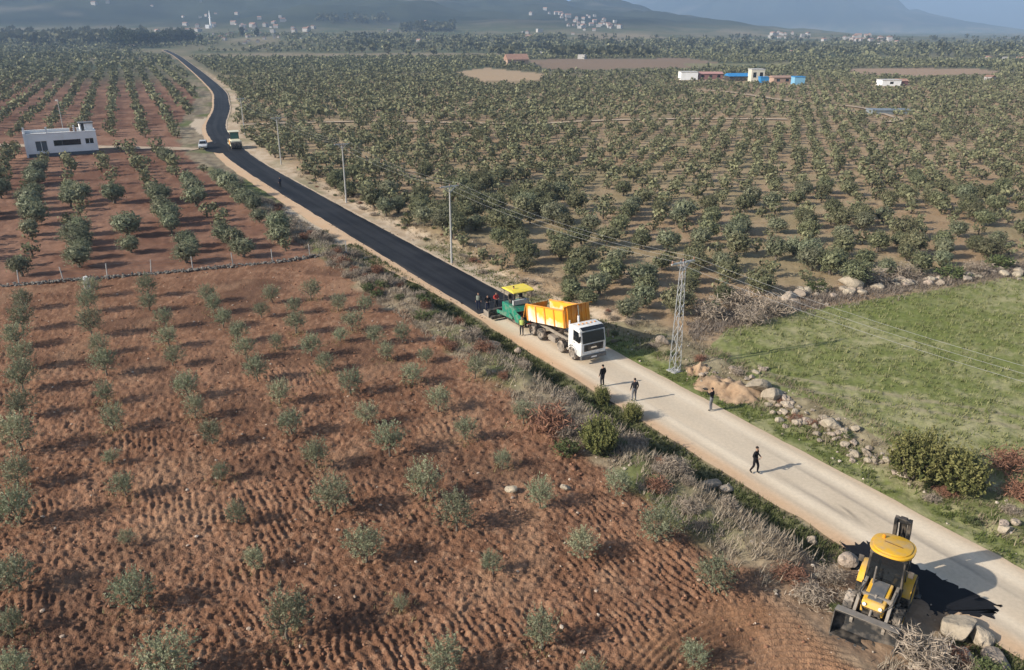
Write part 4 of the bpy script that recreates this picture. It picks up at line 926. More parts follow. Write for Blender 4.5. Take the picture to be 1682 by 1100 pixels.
# ================================================================== PEOPLE
skin_m = mat('skin', (.42,.25,.17), rough=.6, var=.05)
hair_m = mat('hair', (.02,.015,.012), rough=.8, var=.2)
shoe_m = mat('shoes', (.03,.027,.025), rough=.7, var=.2)
def cloth(name, c): return mat('cloth_'+name, c, rough=.9, var=.15, nscale=9, spec=.1)
def person(loc, rz, label, jacket, trousers, pose=None, h=1.75, vest=None, hat=None):
    P = dict(pelvis=(0,0,.95), waist=(0,0,1.08), chest=(.01,0,1.30), neckb=(0,0,1.45), neck=(.01,0,1.52), head=(.03,0,1.61), top=(.02,0,1.69),
             sl=(0,.185,1.41), el=(-.03,.265,1.14), wl=(.07,.26,.91), hl=(.10,.25,.83), sr=(0,-.185,1.41), er=(-.03,-.265,1.14), wr=(.07,-.26,.91), hr=(.10,-.25,.83),
             pl=(0,.095,.90), kl=(.04,.11,.50), al=(-.02,.115,.10), tl=(.15,.13,.045), pr=(0,-.095,.90), kr=(.04,-.11,.50), ar=(-.02,-.115,.10), tr=(.15,-.13,.045))
    if pose: P.update(pose)
    rad = dict(pelvis=(.165,.125), waist=(.15,.115), chest=(.185,.125), neckb=(.085,.075), neck=(.058,.058), head=(.088,.098), top=(.060,.066), sl=(.075,.075), el=(.054,.054), wl=(.036,.036), hl=(.040,.026),
               pl=(.105,.105), kl=(.072,.072), al=(.052,.052), tl=(.042,.035))
    for k in ('s','e','w','h'): rad[k+'r'] = rad[k+'l']
    for k in ('p','k','a','t'): rad[k+'r'] = rad[k+'l']
    E = [('pelvis','waist','j'),('waist','chest','j'),('chest','neckb','j'),('neckb','neck','s'),('neck','head','s'),('head','top','s'),
         ('chest','sl','j'),('sl','el','j'),('el','wl','j'),('wl','hl','s'),('chest','sr','j'),('sr','er','j'),('er','wr','j'),('wr','hr','s'),
         ('pelvis','pl','t'),('pl','kl','t'),('kl','al','t'),('al','tl','f'),('pelvis','pr','t'),('pr','kr','t'),('kr','ar','t'),('ar','tr','f')]
    names = list(P); k = h/1.75
    me = bpy.data.meshes.new('figure'); me.from_pydata([tuple(c*k for c in P[n]) for n in names], [(names.index(a), names.index(b)) for a, b, _ in E], [])
    tmp = bpy.data.objects.new('figure', me); COL.objects.link(tmp)
    sk = tmp.modifiers.new('Skin', 'SKIN'); sk.use_smooth_shade = True; sk.branch_smoothing = .3
    for i, n in enumerate(names): me.skin_vertices[0].data[i].radius = tuple(r*k for r in rad[n]); me.skin_vertices[0].data[i].use_root = (n == 'pelvis')
    ss = tmp.modifiers.new('Sub', 'SUBSURF'); ss.levels = 1; ss.render_levels = 1
    dg = bpy.context.evaluated_depsgraph_get(); bmx = bmesh.new(); ev = tmp.evaluated_get(dg); m2 = ev.to_mesh(); bmx.from_mesh(m2); ev.to_mesh_clear()
    bpy.data.objects.remove(tmp); 
    # fingers: four and a thumb on each hand, slightly curled
    fb = MB(); fb.bm.free(); fb.bm = bmx
    for sd, sg in (('l',1),('r',-1)):
        hp = Vector(P['h'+sd])*k; wp = Vector(P['w'+sd])*k; d = (hp-wp).normalized(); ac = d.cross(Vector((0,sg,0))).normalized(); ln = d.cross(ac)
        for j, L in enumerate((.075,.085,.08,.062)):
            b0 = hp+ac*(.030-.020*j)*k; fb.tube([b0, b0+d*L*.55*k, b0+d*L*.9*k-ln*.02*sg*k], [.0095*k,.0085*k,.006*k], 5)
        b0 = wp+d*.02+ac*.03*k; fb.tube([b0, b0+d*.04*k+ac*.03*k, b0+d*.075*k+ac*.035*k], [.011*k,.010*k,.007*k], 5)
    mats = [cloth(*jacket), cloth(*trousers), skin_m, shoe_m]; code = {'j':0,'t':1,'s':2,'f':3}
    segs = [(Vector(P[a])*k, Vector(P[b])*k, code[c]) for a, b, c in E]
    for f in bmx.faces:
        c = f.calc_center_median(); best = 9e9; w = 0
        for a, b, cd in segs:
            ab = b-a; t = max(0, min(1, (c-a).dot(ab)/ab.length_squared)); dd = (c-(a+ab*t)).length
            if dd < best: best = dd; w = cd
        f.material_index = w; f.smooth = True
    o = thing('person', loc, rz, label, 'person', None)
    m3 = bpy.data.meshes.new('body'); bmx.to_mesh(m3); bmx.free(); link_mesh('body', m3, mats, o)
    hc = Vector(P['head'])*k
    hb = MB(); bmesh.ops.create_icosphere(hb.bm, subdivisions=2, radius=1.0)
    for v in hb.bm.verts: v.co = Vector((hc.x-.018+v.co.x*.098*k, hc.y+v.co.y*.086*k, hc.z+.035+max(v.co.z,-.35+.75*max(0,v.co.x))*.098*k))
    hb.build('hat' if hat else 'hair', cloth(*hat) if hat else hair_m, o, smooth=True)
    fb = MB()
    for sg in (-1,1): fb.lathe([(0,.008),(.008,.009),(.012,.004)], (hc.x+.078*k, hc.y+sg*.03*k, hc.z+.004), (1,0,0), 6)
    fb.build('eyes', hair_m, o)
    MB().tube([hc+Vector((.080*k,0,.0)), hc+Vector((.108*k,0,-.028)), hc+Vector((.085*k,0,-.035))], [.008,.016,.008], 6).build('nose', skin_m, o, smooth=True)
    for sg in (-1,1): MB().lathe([(0,.022),(.012,.024),(.016,.012)], (hc.x-.005, hc.y+sg*.078*k, hc.z-.005), (0,sg,0), 8).build('ear', skin_m, o, smooth=True)
    if vest:
        vb = MB(); rings = []
        for z, rx, ry in ((.98,.128,.185),(1.12,.132,.19),(1.30,.142,.208),(1.42,.105,.19)):
            rings.append([vb.bm.verts.new((.008*k+math.cos(2*math.pi*q/16)*rx*k, math.sin(2*math.pi*q/16)*ry*k, z*k)) for q in range(16)])
        for i in range(3):
            for q in range(16): vb.bm.faces.new([rings[i][q], rings[i][(q+1)%16], rings[i+1][(q+1)%16], rings[i+1][q]])
        vb.build('vest', cloth(*vest), o, smooth=True)
    return o
BLACK = ('black',(.016,.016,.018)); DARK = ('charcoal',(.035,.035,.04)); GREY = ('grey',(.17,.17,.18)); NAVY = ('navy',(.02,.025,.05)); RED = ('red',(.45,.06,.05)); LIME = ('lime',(.42,.50,.14)); OLIVE = ('olive',(.09,.09,.05))
WALK = dict(kl=(.16,.10,.52), al=(.14,.11,.12), tl=(.30,.12,.06), kr=(-.02,-.10,.50), ar=(-.20,-.11,.16), tr=(-.05,-.12,.05), el=(-.10,.26,1.15), wl=(-.06,.27,.92), hl=(-.04,.265,.84), er=(.03,-.27,1.14), wr=(.17,-.25,.96), hr=(.22,-.24,.90))
HOLD = dict(el=(-.04,.30,1.16), wl=(.20,.17,1.08), hl=(.26,.11,1.08), er=(-.04,-.30,1.16), wr=(.20,-.17,1.08), hr=(.26,-.11,1.08))
FILM = dict(el=(.12,.34,1.30), wl=(.26,.30,1.50), hl=(.30,.28,1.57), er=(-.02,-.27,1.14), wr=(.10,-.24,.93), hr=(.13,-.23,.86))
def at_px(px, py, rz, **kw):
    p = spot(px, py); z = .02; 
    return (p[0], p[1], z), rz
rw = on_road(60)[2]; toward = rw+math.pi
person(*at_px(1238,779,toward+.3), 'person in black clothes walking alone on the pale road, nearest the camera', BLACK, BLACK, dict(WALK, **{k: HOLD[k] for k in ('el','wl','hl','er','wr','hr')}), 1.82)
person(*at_px(1167,676,rw+.4), 'person in black jacket and grey trousers at the right road edge, arm raised', BLACK, GREY, FILM, 1.76)
person(*at_px(1041,660,rw-.2), 'person in dark jacket and grey trousers behind a rounded bush on the left road edge', DARK, GREY, None, 1.78)
person(*at_px(989,636,rw+.1), 'person in dark clothes behind the roadside bush closest to the truck', BLACK, DARK, None, 1.76)
person(*at_px(857,552,toward-.9), 'road worker in lime vest standing beside the paver', OLIVE, DARK, None, 1.75, vest=LIME)
person(*at_px(786,510,rw+2.6), 'road worker in dark clothes on fresh asphalt, furthest behind the paver', DARK, NAVY, None, 1.75, vest=('grey_vest',(.22,.24,.20)))
person(*at_px(801,514,rw+2.9), 'road worker in black clothes between the lone worker and the paver screed', BLACK, NAVY, HOLD, 1.72)
def in_frame(o, p): # place p of a machine, in the world
    c, s_ = math.cos(o.rotation_euler.z), math.sin(o.rotation_euler.z)
    p = tuple(q*o.scale[0] for q in p); return (o.location.x+p[0]*c-p[1]*s_, o.location.y+p[0]*s_+p[1]*c, o.location.z+p[2])
person(in_frame(V,(-3.55,-.9,.36)), PH+.2, 'worker in red jacket standing on the paver screed', RED, DARK, HOLD, 1.72)
person(in_frame(V,(-.55,-.62,1.76)), PH, 'operator in grey jacket standing under the paver canopy', ('blue_grey',(.20,.22,.26)), DARK, HOLD, 1.70)
pp_ = spot(461, 309); person((pp_[0], pp_[1], .056), rw+.5, 'lone person in dark clothes on the asphalt between paver and roller', NAVY, BLACK, None, 1.75)
p2 = spot(1167,676)
cmr = thing('video_camera', (p2[0]+math.cos(rw+.4)*.36-math.sin(rw+.4)*.27, p2[1]+math.sin(rw+.4)*.36+math.cos(rw+.4)*.27, 1.62), rw+.4, 'black video camera held up by the person at the right road edge', 'camera')
MB().box(-.12,.14,-.05,.05,-.05,.09,.015).build('body', blk, cmr); MB().lathe([(0,.035),(.10,.042)],(.14,0,.02),(1,0,0),12).build('lens', glass, cmr); MB().tube([(-.1,0,.09),(-.05,0,.13),(.08,0,.13),(.12,0,.09)],.012,6).build('handle', blk, cmr)
# ================================================================== HOUSE, WALL, POLES, FAR BUILDINGS
plas = mat('white_plaster', (.86,.86,.86), rough=.85, var=.05, nscale=.8, dirt=(.68,.66,.62), dirt_scale=.5, dirt_amt=.3, spec=.1)
plin = mat('plinth', (.10,.11,.13), rough=.85, var=.1); conc = mat('concrete', (.42,.41,.39), rough=.9, var=.12, nscale=2, spec=.1)
hp = spot(46, 259); HZ = land_z(hp[0]+5, hp[1]+4)-.05
Hs = thing('white_house', (hp[0], hp[1], HZ), R(31), 'flat roofed white house with dark window openings in the left orchard', 'house')
W_, D_, PL, HT = 12.9, 7.5, .7, 4.55
MB().box(.02,W_-.02,.02,D_-.02,-.3,PL).build('plinth', plin, Hs)
ops = [(1.75,3.85,1.15,3.15),(5.0,9.9,2.0,3.15),(10.7,12.3,2.05,3.2)]
wb = MB(); xs = 0
for x0, x1, z0, z1 in ops:
    wb.box(xs,x0,0,.28,PL,HT); wb.box(x0,x1,0,.28,PL,z0); wb.box(x0,x1,0,.28,z1,HT); xs = x1
wb.box(xs,W_,0,.28,PL,HT); wb.box(0,.28,.28,D_,PL,HT); wb.box(W_-.28,W_,.28,D_,PL,HT); wb.box(.28,W_-.28,D_-.28,D_,PL,HT)
wb.build('wall', plas, Hs)
MB().box(.28,W_-.28,.28,D_-.28,HT-.75,HT-.45).build('roof', conc, Hs)
MB().box(-.06,W_+.06,-.06,.34,HT,HT+.10).box(-.06,.34,.34,D_+.06,HT,HT+.10).box(W_-.34,W_+.06,.34,D_+.06,HT,HT+.10).box(.34,W_-.34,D_-.34,D_+.06,HT,HT+.10).build('parapet_cap', plas, Hs)
dk = mat('dark_room', (.03,.03,.035), rough=.9, var=0)
for x0, x1, z0, z1 in ops:
    fr_ = MB().box(x0,x1,.20,.26,z0,z0+.07).box(x0,x1,.20,.26,z1-.07,z1).box(x0,x0+.07,.20,.26,z0+.07,z1-.07).box(x1-.07,x1,.20,.26,z0+.07,z1-.07)
    wn_ = None
    if x1-x0 < 3: fr_.box((x0+x1)/2-.04,(x0+x1)/2+.04,.20,.26,z0+.07,z1-.07)
    else: fr_.box(x0+1.5,x0+1.58,.20,.26,z0+.07,z1-.07)
    wn_ = fr_.build('window', plas if x1-x0 < 3 else drk, Hs)
    MB().box(x0+.07,x1-.07,.225,.235,z0+.07,z1-.07).build('pane', glass if z0 > 1.5 else mat('grey_glass',(.10,.12,.14),rough=.1,var=0), wn_)
    MB().box(x0-.08,x1+.08,-.08,.02,z0-.09,z0-.01).build('sill', plas, Hs)
MB().box(x0-9.1,x0-1.0,.30,.36,2.0,3.15).build('curtain', mat('mauve_curtain',(.20,.18,.22),rough=.9,var=.1), Hs)
for X, hh in ((0,1.35),(3.95,1.25),(8.9,1.3)): MB().box(X,X+.32,-.02 if X == 0 else .02,.32,HT+.102,HT+hh).build('roof_column', plas, Hs)
MB().box(-.10,.25,-.30,.25,-.2,HT+.30).build('corner_pillar', plas, Hs)
st = MB().box(10.2,10.45,1.0,3.6,HT-.45,HT+1.5).box(12.4,12.62,1.0,3.6,HT-.45,HT+1.5).box(10.45,12.4,3.35,3.6,HT-.45,HT+1.5).box(11.0,12.4,1.0,1.22,HT-.45,HT+1.5); SH = st.build('stair_house', plas, Hs)
MB().box(10.0,12.8,.8,3.8,HT+1.502,HT+1.66).build('stair_roof', drk, SH)
MB().box(8.4,9.6,2.2,3.4,HT-.45,HT+.6,.1).build('water_tank', mat('rusty_brown',(.20,.12,.08),rough=.9,var=.2), Hs)
# mast behind the house
mp = spot(110, 243)
M_ = thing('pole_mast', (mp[0], mp[1], mp[2]), 0, 'thin pale mast rising behind the white house', 'mast')
MB().tube([(0,0,-.3),(0,0,10.2)],[.10,.06],8).build('shaft', conc, M_); MB().box(-.5,.12,-.05,.05,9.8,10.1).build('crossarm', conc, M_)

# low rubble wall with a wire fence on it
rng = np.random.default_rng(77)
def lumpy(seed, sub=2, amp=.28, flat=.75):
    b = bmesh.new(); bmesh.ops.create_icosphere(b, subdivisions=sub, radius=.5); r_ = np.random.default_rng(seed); n = r_.normal(size=(9,3)); n /= np.linalg.norm(n,axis=1)[:,None]; d = r_.uniform(.24,.44,9)
    for v in b.verts:
        c = np.array(v.co)
        for k in range(9):
            h_ = c@n[k]
            if h_ > d[k]: c = c-n[k]*(h_-d[k])*.9
        c = c*(1+r_.normal()*amp*.16); c[2] *= flat; v.co = c
    v_ = np.array([v.co[:] for v in b.verts]); f_ = np.array([[v.index for v in f.verts] for f in b.faces]); b.free(); return v_, f_
LUMPS1 = [lumpy(500+i, 1) for i in range(6)]; LUMPS2 = [lumpy(520+i, 3, .10) for i in range(10)]
def scatter_lumps(pts, sizes, cols, lumps, seed, sink=.3):
    r_ = np.random.default_rng(seed); V_ = []; F_ = []; C_ = []; b_ = 0; pts = np.asarray(pts); sizes = np.asarray(sizes); var = r_.integers(0,len(lumps),len(pts)); rot = r_.random(len(pts))*6.28; asp = r_.uniform(.7,1.3,(len(pts),2))
    for k, (v, f) in enumerate(lumps):
        m = var == k; n = m.sum()
        if not n: continue
        c_, s_ = np.cos(rot[m]), np.sin(rot[m]); S = sizes[m]
        vx = v[None,:,0]*asp[m,0][:,None]; vy = v[None,:,1]*asp[m,1][:,None]
        X = (vx*c_[:,None]-vy*s_[:,None])*S[:,None]+pts[m,0][:,None]; Y = (vx*s_[:,None]+vy*c_[:,None])*S[:,None]+pts[m,1][:,None]; Z = v[None,:,2]*S[:,None]+pts[m,2][:,None]+S[:,None]*(.37-sink)
        V_.append(np.stack([X,Y,Z],2).reshape(-1,3)); F_.append((f[None]+(np.arange(n)*len(v))[:,None,None]).reshape(-1,3)+b_); b_ += n*len(v); C_.append(np.repeat(cols[m],len(v),axis=0))
    return np.concatenate(V_), np.concatenate(F_), np.concatenate(C_)
stone_m = mat('stone', attr='tint', rough=.92, var=.22, nscale=3.5, bump=.02, bscale=12, spec=.1)
wl = WALL_LINE[1:]; q = np.linspace(0,1,900); seg_ = np.concatenate([[0],np.cumsum(np.hypot(*(wl[1:]-wl[:-1]).T))]); tot = seg_[-1]
u_ = rng.random(1000)*tot; X = np.interp(u_,seg_,wl[:,0])+rng.normal(size=1000)*.22; Y = np.interp(u_,seg_,wl[:,1])+rng.normal(size=1000)*.22
Zw = land(X,Y)[0]+rng.random(1000)**1.3*.32*(.4+.6*vnoise(u_/2,u_*0,3)); sz = rng.uniform(.14,.36,1000); cw = lerp(np.array([[.13,.115,.10]]),np.array([[.26,.24,.21]]),rng.random(1000)[:,None])
v, f, c = scatter_lumps(np.stack([X,Y,Zw],1), sz, cw, LUMPS1, 3)
SW = thing('stone_wall', (wl[0][0],wl[0][1],0), 0, 'low grey rubble wall between ploughed field and orchard', 'wall')
v = v-np.array([wl[0][0],wl[0][1],0]); o = link_mesh('rubble', np_mesh('rubble',v,f,c), stone_m, SW); o['kind'] = 'stuff'
FN = thing('wire_fence', (wl[0][0],wl[0][1],0), 0, 'thin wire fence with pale posts along the low rubble wall', 'fence')
post_me = None; tops = []
for k, uu in enumerate(np.arange(1.5, tot, 4.1)):
    x, y = np.interp(uu,seg_,wl[:,0])-wl[0][0]+rng.normal()*.1, np.interp(uu,seg_,wl[:,1])-wl[0][1]+.35; z = land_z(x+wl[0][0], y+wl[0][1])
    o = MB().tube([(x,y,z-.2),(x+rng.normal()*.06,y+rng.normal()*.06,z+1.45)],.055,6).build('post', conc, FN); tops.append((x,y,z))
for hh in (.6,1.0,1.35): MB().tube([(a,b,c_+hh) for a,b,c_ in tops],.008,4).build('wire', steel, FN)
tp = spot(144, 473); TT_ = thing('marker_block', (tp[0],tp[1],tp[2]), .4, 'small white block standing in the rubble wall', 'marker')
MB().box(-.28,.28,-.22,.22,-.2,1.0,.05).build('block', plas, TT_); MB().box(-.20,.20,-.16,.16,1.0,1.18,.04).build('cap', plas, TT_)

# ---------------- power line
galv = mat('galvanised_steel', (.50,.51,.52), rough=.5, metal=.5, var=.1)
ins_m = mat('insulator', (.30,.16,.10), rough=.3, var=.1)
PB_ = [(1108,609,8.75),(742,432,8.7),(569,333,8.8),(462,270,8.8),(402,221,8.6)]
poles = [(*spot(a,b),h) for a,b,h in PB_]
dv = np.array(poles[0][:2])-np.array(poles[1][:2]); nx = (poles[0][0]+dv[0]*1.03, poles[0][1]+dv[1]*1.03); nx2 = (poles[0][0]+dv[0]*2.0, poles[0][1]+dv[1]*2.0)
arm_a = math.atan2(dv[1], dv[0])+math.pi/2
allp = [(nx[0],nx[1],land_z(*nx),9.2)]+poles
LB = ['lattice steel power pole beyond the right frame edge','tall grey lattice power pole beside the pale earth heap','power pole standing beside the asphalt, nearest to the paver','slender power pole right of the asphalt, second beyond the paver','slender power pole opposite the dry verge near the far roller','farthest power pole, right of the bend in the asphalt']
ends = []
for k, (x, y, z, h) in enumerate(allp):
    P_ = thing('power_pole', (x,y,z), arm_a, LB[k], 'power pole', 'power poles along the road')
    if k <= 1:
        la = MB(); w0, w1 = .31, .13
        def cor(t, i): w = lerp(w0,w1,t); return (w*(1 if i in (0,3) else -1), w*(1 if i < 2 else -1), -.2+t*(h+.2))
        for i in range(4): la.beam(cor(0,i),cor(1,i),.058,.058)
        nb = 11
        for j in range(nb):
            for i in range(4):
                a_, b_ = cor(j/nb,i), cor((j+1)/nb,(i+1)%4)
                if j % 2: a_, b_ = cor(j/nb,(i+1)%4), cor((j+1)/nb,i)
                la.beam(a_,b_,.026,.026)
        la.build('lattice_frame', galv, P_); MB().box(-.45,.45,-.45,.45,-.35,.06).build('footing', conc, P_); aw = 1.15
    else:
        MB().tube([(0,0,-.4),(0,0,h)],[.125,.08],10).build('shaft', conc, P_); aw = 1.15
    MB().beam((-aw,0,h-.12),(aw,0,h-.12),.12,.12).beam((-aw*.7,0,h-.1),(0,0,h-.8),.05,.05).beam((aw*.7,0,h-.1),(0,0,h-.8),.05,.05).build('crossarm', galv, P_)
    e_ = []
    for t in (-aw*.93,0,aw*.93):
        MB().lathe([(0,.03),(.04,.07),(.09,.04),(.13,.065),(.18,.04),(.22,.03)],(t,.0,h-.06),(0,0,1),10).build('insulator', ins_m, P_, smooth=True)
        e_.append(Vector((x+t*math.cos(arm_a), y+t*math.sin(arm_a), z+h+.15)))
    ends.append(e_)
for i in range(3):
    b = MB()
    for k in range(len(ends)-1):
        a_, c_ = ends[k][i], ends[k+1][i]; pts = []
        for j in range(13):
            t = j/12; p = a_.lerp(c_,t); p.z -= .75*4*t*(1-t); pts.append(p)
        b.tube(pts,.008,4)
    tag(b.build('power_cable', mat('aluminium_cable',(.34,.34,.34),rough=.6,metal=.2,var=0)), ('power cable nearest to the road','middle power cable between the poles','power cable farthest from the road')[2-i], 'cable', 'power cables')

# ---------------- far buildings
def house_mesh(w, d, h, rh, gable=True):
    a = MB().box(-w/2,w/2,-d/2,d/2,-2,h); 
    r_ = MB()
    if gable: r_.prism([(-d/2-.35,h+.01),(d/2+.35,h+.01),(0,h+rh)], -w/2-.35, w/2+.35, axis='x')
    else: r_.box(-w/2-.15,w/2+.15,-d/2-.15,d/2+.15,h+.01,h+.3)
    return a, r_
tile = mat('roof_tiles', (.33,.19,.14), rough=.9, var=.2, nscale=.8, objvar=.3); wall_w = mat('village_plaster', (.38,.36,.34), rough=.9, var=.08, nscale=.3, objvar=.18)
bluem = mat('blue_sheet', (.03,.22,.50), rough=.5, var=.08); flat_g = mat('flat_roof', (.50,.48,.46), rough=.9, var=.1)
def far_building(name, px, py, wm, dm, hm, wallm, roofm, label, cat, gable=False, rh=1.2, rz=0.0, windows=0):
    p = spot(px, py); o = thing(name, (p[0],p[1]+dm/2,p[2]), rz, label, cat)
    a, r_ = house_mesh(wm, dm, hm, rh, gable); a.build('wall', wallm, o); r_.build('roof', roofm, o)
    for k in range(windows):
        x = -wm/2+wm*(k+.5)/windows; MB().box(x-.75,x+.75,-dm/2-.03,-dm/2+.05,hm*.35,hm*.78).build('window', glass, o)
    return o
S_ = lambda py: scale_at(spot(900,py)[1])
far_building('shed', 1132,131,8.4,7,3.6,plas,flat_g,'white flat block left of the long red roofed shed','shed')
far_building('shed', 1167,130,12,7,2.6,mat('dark_red_wall',(.24,.12,.11),rough=.9,var=.1),mat('pink_roof',(.46,.25,.22),rough=.8,var=.1),'long low shed with dusty red roof and dark openings','shed',True,.9,0,3)
far_building('shed', 1215,133,10.5,8,2.2,blk,bluem,'open shed with a blue metal roof','shed',True,1.3,.05)
far_building('tower_block', 1244,134,6.2,6,5.4,mat('cream_wall',(.62,.58,.48),rough=.9,var=.08),flat_g,'cream two storey block between blue sheds','building',False,1,0,2)
far_building('shed', 1256,136,4.0,4,2.4,bluem,bluem,'small blue shed in front of the cream block','shed',False)
far_building('shed', 1284,137,8.5,6,2.6,mat('tan_wall',(.40,.27,.20),rough=.9,var=.15),mat('brown_roof',(.34,.22,.17),rough=.9,var=.15),'brown low shed between the two blue sheds','shed',True,.8,.1,2)
far_building('shed', 1313,139,4.6,5,3.2,mat('light_blue_wall',(.20,.42,.60),rough=.7,var=.08),bluem,'light blue cabin right of the brown shed','shed',False)
far_building('house', 1464,141,8.2,6,2.3,plas,flat_g,'lone white flat roofed building among trees, far right','house',False,1,0,1)
far_building('house', 1482,140,4.5,5,1.8,mat('dark_red_wall'),tile,'small red roofed annex beside the lone white building','house',True,.9)
far_building('house', 848,108,15,9,4.0,mat('tan_wall'),tile,'red roofed farmhouse above the sandy clearing','house',True,3.5,.3,2)
far_building('water_tank', 1466,188,12,5,1.1,mat('slate_blue',(.20,.23,.25),rough=.5,var=.1),mat('slate_blue'),'grey blue covered basin at the end of the pale track','basin',False)
# villages: many small houses, each placed on the slope it stands on
vr = random.Random(21)
HM = []
for k, (w_, d_, h_, rh_) in enumerate(((10,8,5,2.2),(12,9,6.5,2.6),(8,8,4,1.8),(14,9,7,2.4),(11,8,6,0))):
    a, r_ = house_mesh(w_, d_, h_, max(rh_,.5), rh_ > 0); ao = a.build('wall', wall_w); ro = r_.build('roof', tile if rh_ > 0 else flat_g); HM.append((ao.data, ro.data)); bpy.data.objects.remove(ao); bpy.data.objects.remove(ro)
VILL = [('houses of the left hillside village','small pale village house on the left hillside behind the dark trees',[(vr.gauss(400,62), vr.triangular(22,74,52)) for _ in range(70)]),
        ('houses of the middle hillside village','small pale village house on the middle slope',[(885+k*7.5+vr.gauss(0,6), 19+k*1.35+vr.gauss(0,4)) for k in range(18)]+[(vr.gauss(975,26), vr.gauss(43,5)) for _ in range(28)]+[(vr.gauss(872,12), vr.gauss(62,4)) for _ in range(9)]),
        ('houses of the right village','small pale village house at the foot of the right mountain',[(vr.uniform(1258,1330), vr.gauss(59,2.5)) for _ in range(16)]+[(vr.gauss(1410,28), vr.gauss(66,2.5)) for _ in range(24)]+[(vr.uniform(1440,1520), vr.gauss(73,2)) for _ in range(9)]),
        ('scattered farmhouses on the plain','single pale farmhouse among trees on the far plain',[(688,69),(693,67),(640,52),(602,61),(947,66),(961,67),(983,75),(1058,78),(1072,80),(1097,82),(891,90),(956,97),(1622,100),(1650,99),(1674,101),(1625,133),(700,40),(152,61),(1316,85),(1300,86),(155,8),(178,8),(250,11),(330,5)])]
for gname, lab, pts in VILL:
    for px, py in pts:
        p = spot(px, max(py, 3)); k = vr.randrange(5); o = thing('house', p, vr.uniform(-.5,.5)+vr.choice((0,1.57)), lab, 'house', gname)
        sc_ = .75 if p[1] > 1400 else .5; sc_ *= vr.uniform(.6,1.2); o.scale = (sc_,)*3
        for nm, me in (('wall',HM[k][0]),('roof',HM[k][1])):
            c = bpy.data.objects.new(nm, me); COL.objects.link(c); c.parent = o
mp = spot(347, 47); mn = thing('minaret', mp, 0, 'thin white minaret above the left village', 'minaret')
MB().lathe([(-2,2.0),(18,1.6),(18.2,2.6),(19.2,2.6),(19.3,1.4),(24,1.3),(31,.1)],(0,0,0),(0,0,1),12).build('shaft', plas, mn); MB().box(-9,-2,-4,4,-2,6).build('prayer_hall', plas, mn)
# ================================================================== ROCKS, SHRUBS, UNDERGROWTH
def shrub_mesh(seed, kind):
    r_ = np.random.default_rng(seed)
    if kind == 'green': v,q,c = leaf_cloud(r_,120,9,.075,(0,0,.22,.46,.46,.30),up=.6,shoot=.20,hollow=.2,wid=.45,colA=(.075,.10,.035),colB=(.15,.17,.075),zmin=-.02)
    if kind == 'grey': v,q,c = leaf_cloud(r_,170,6,.17,(0,0,.16,.46,.46,.28),up=.9,spread=.7,shoot=.28,hollow=.1,wid=.10,colA=(.215,.17,.13),colB=(.42,.35,.275),zmin=-.02)
    if kind == 'red': v,q,c = leaf_cloud(r_,170,6,.15,(0,0,.18,.46,.46,.30),up=.8,spread=.7,shoot=.26,hollow=.1,wid=.13,colA=(.16,.075,.05),colB=(.30,.165,.11),zmin=-.02)
    if kind == 'juniper': 
        v,q,c = leaf_cloud(r_,420,12,.040,(0,0,.26,.45,.45,.34),up=1.3,spread=.18,shoot=.24,hollow=.25,wid=.55,colA=(.085,.098,.030),colB=(.28,.265,.10),zmin=-.02)
        v2,q2,c2 = leaf_cloud(r_,110,8,.09,(0,0,.25,.40,.40,.30),up=1,shoot=.12,hollow=.3,wid=.6,colA=(.055,.068,.022),colB=(.12,.125,.045),zmin=-.02); q = np.concatenate([q,q2+len(v)]); v = np.concatenate([v,v2]); c = np.concatenate([c,c2])
    if kind == 'pine':
        V_=[];Q_=[];C_=[];b_=0
        for k in range(9):
            z = .12+k*.13; w = .34*(1-k/9.5)+.04; v,q,c = leaf_cloud(r_,34,6,.075,(0,0,z,w,w,.05),up=.35,shoot=.14,hollow=.1,wid=.3,colA=(.045,.07,.025),colB=(.12,.145,.055),zmin=-.02); V_.append(v);Q_.append(q+b_);C_.append(c);b_+=len(v)
        v=np.concatenate(V_);q=np.concatenate(Q_);c=np.concatenate(C_)
    segs = []
    for k in range(7 if kind != 'pine' else 1):
        a = k*.9+r_.uniform(-.3,.3); e = (math.cos(a)*.28, math.sin(a)*.28, .34) if kind != 'pine' else (0,0,1.2)
        segs.append((limb(r_,(0,0,-.05),e,.1,4), np.linspace(.022,.006,4)))
    tv, tf = tubes_np(segs, 4)
    a = np_mesh('foliage', v, q, c); a.materials.append(leaf_m2 if kind in ('green','juniper','pine') else twig_m)
    b = np_mesh('stems', tv, tf); b.materials.append(bark_m); return a, b
SHR = {k: [shrub_mesh(700+i*10+j, k) for i in range(n)] for j, (k, n) in enumerate((('green',4),('grey',5),('red',4),('juniper',2)))}
def shrub(kind, x, y, w, label, group=None, zs=1.0, name=None, seed=0, cat='shrub'):
    r_ = random.Random(seed+int(x*100)+int(y*37)); me = r_.choice(SHR[kind]); o = thing(name or {'green':'green_shrub','grey':'dry_shrub','red':'bramble','juniper':'juniper_bush','pine':'pine_sapling'}[kind], (x,y,land_z(x,y)-.02), r_.uniform(0,6.28), label, cat, group)
    o.scale = (w*r_.uniform(.85,1.15), w*r_.uniform(.85,1.15), w*zs)
    for nm, m_ in (('foliage',me[0]),('stems',me[1])):
        c = bpy.data.objects.new(nm, m_); COL.objects.link(c); c.parent = o
    return o
def shrub_px(kind, px, py, wpx, label, zs=1.0, **kw):
    p = spot(px, py); return shrub(kind, p[0], p[1], wpx/scale_at(p[1]), label, None, zs, **kw)
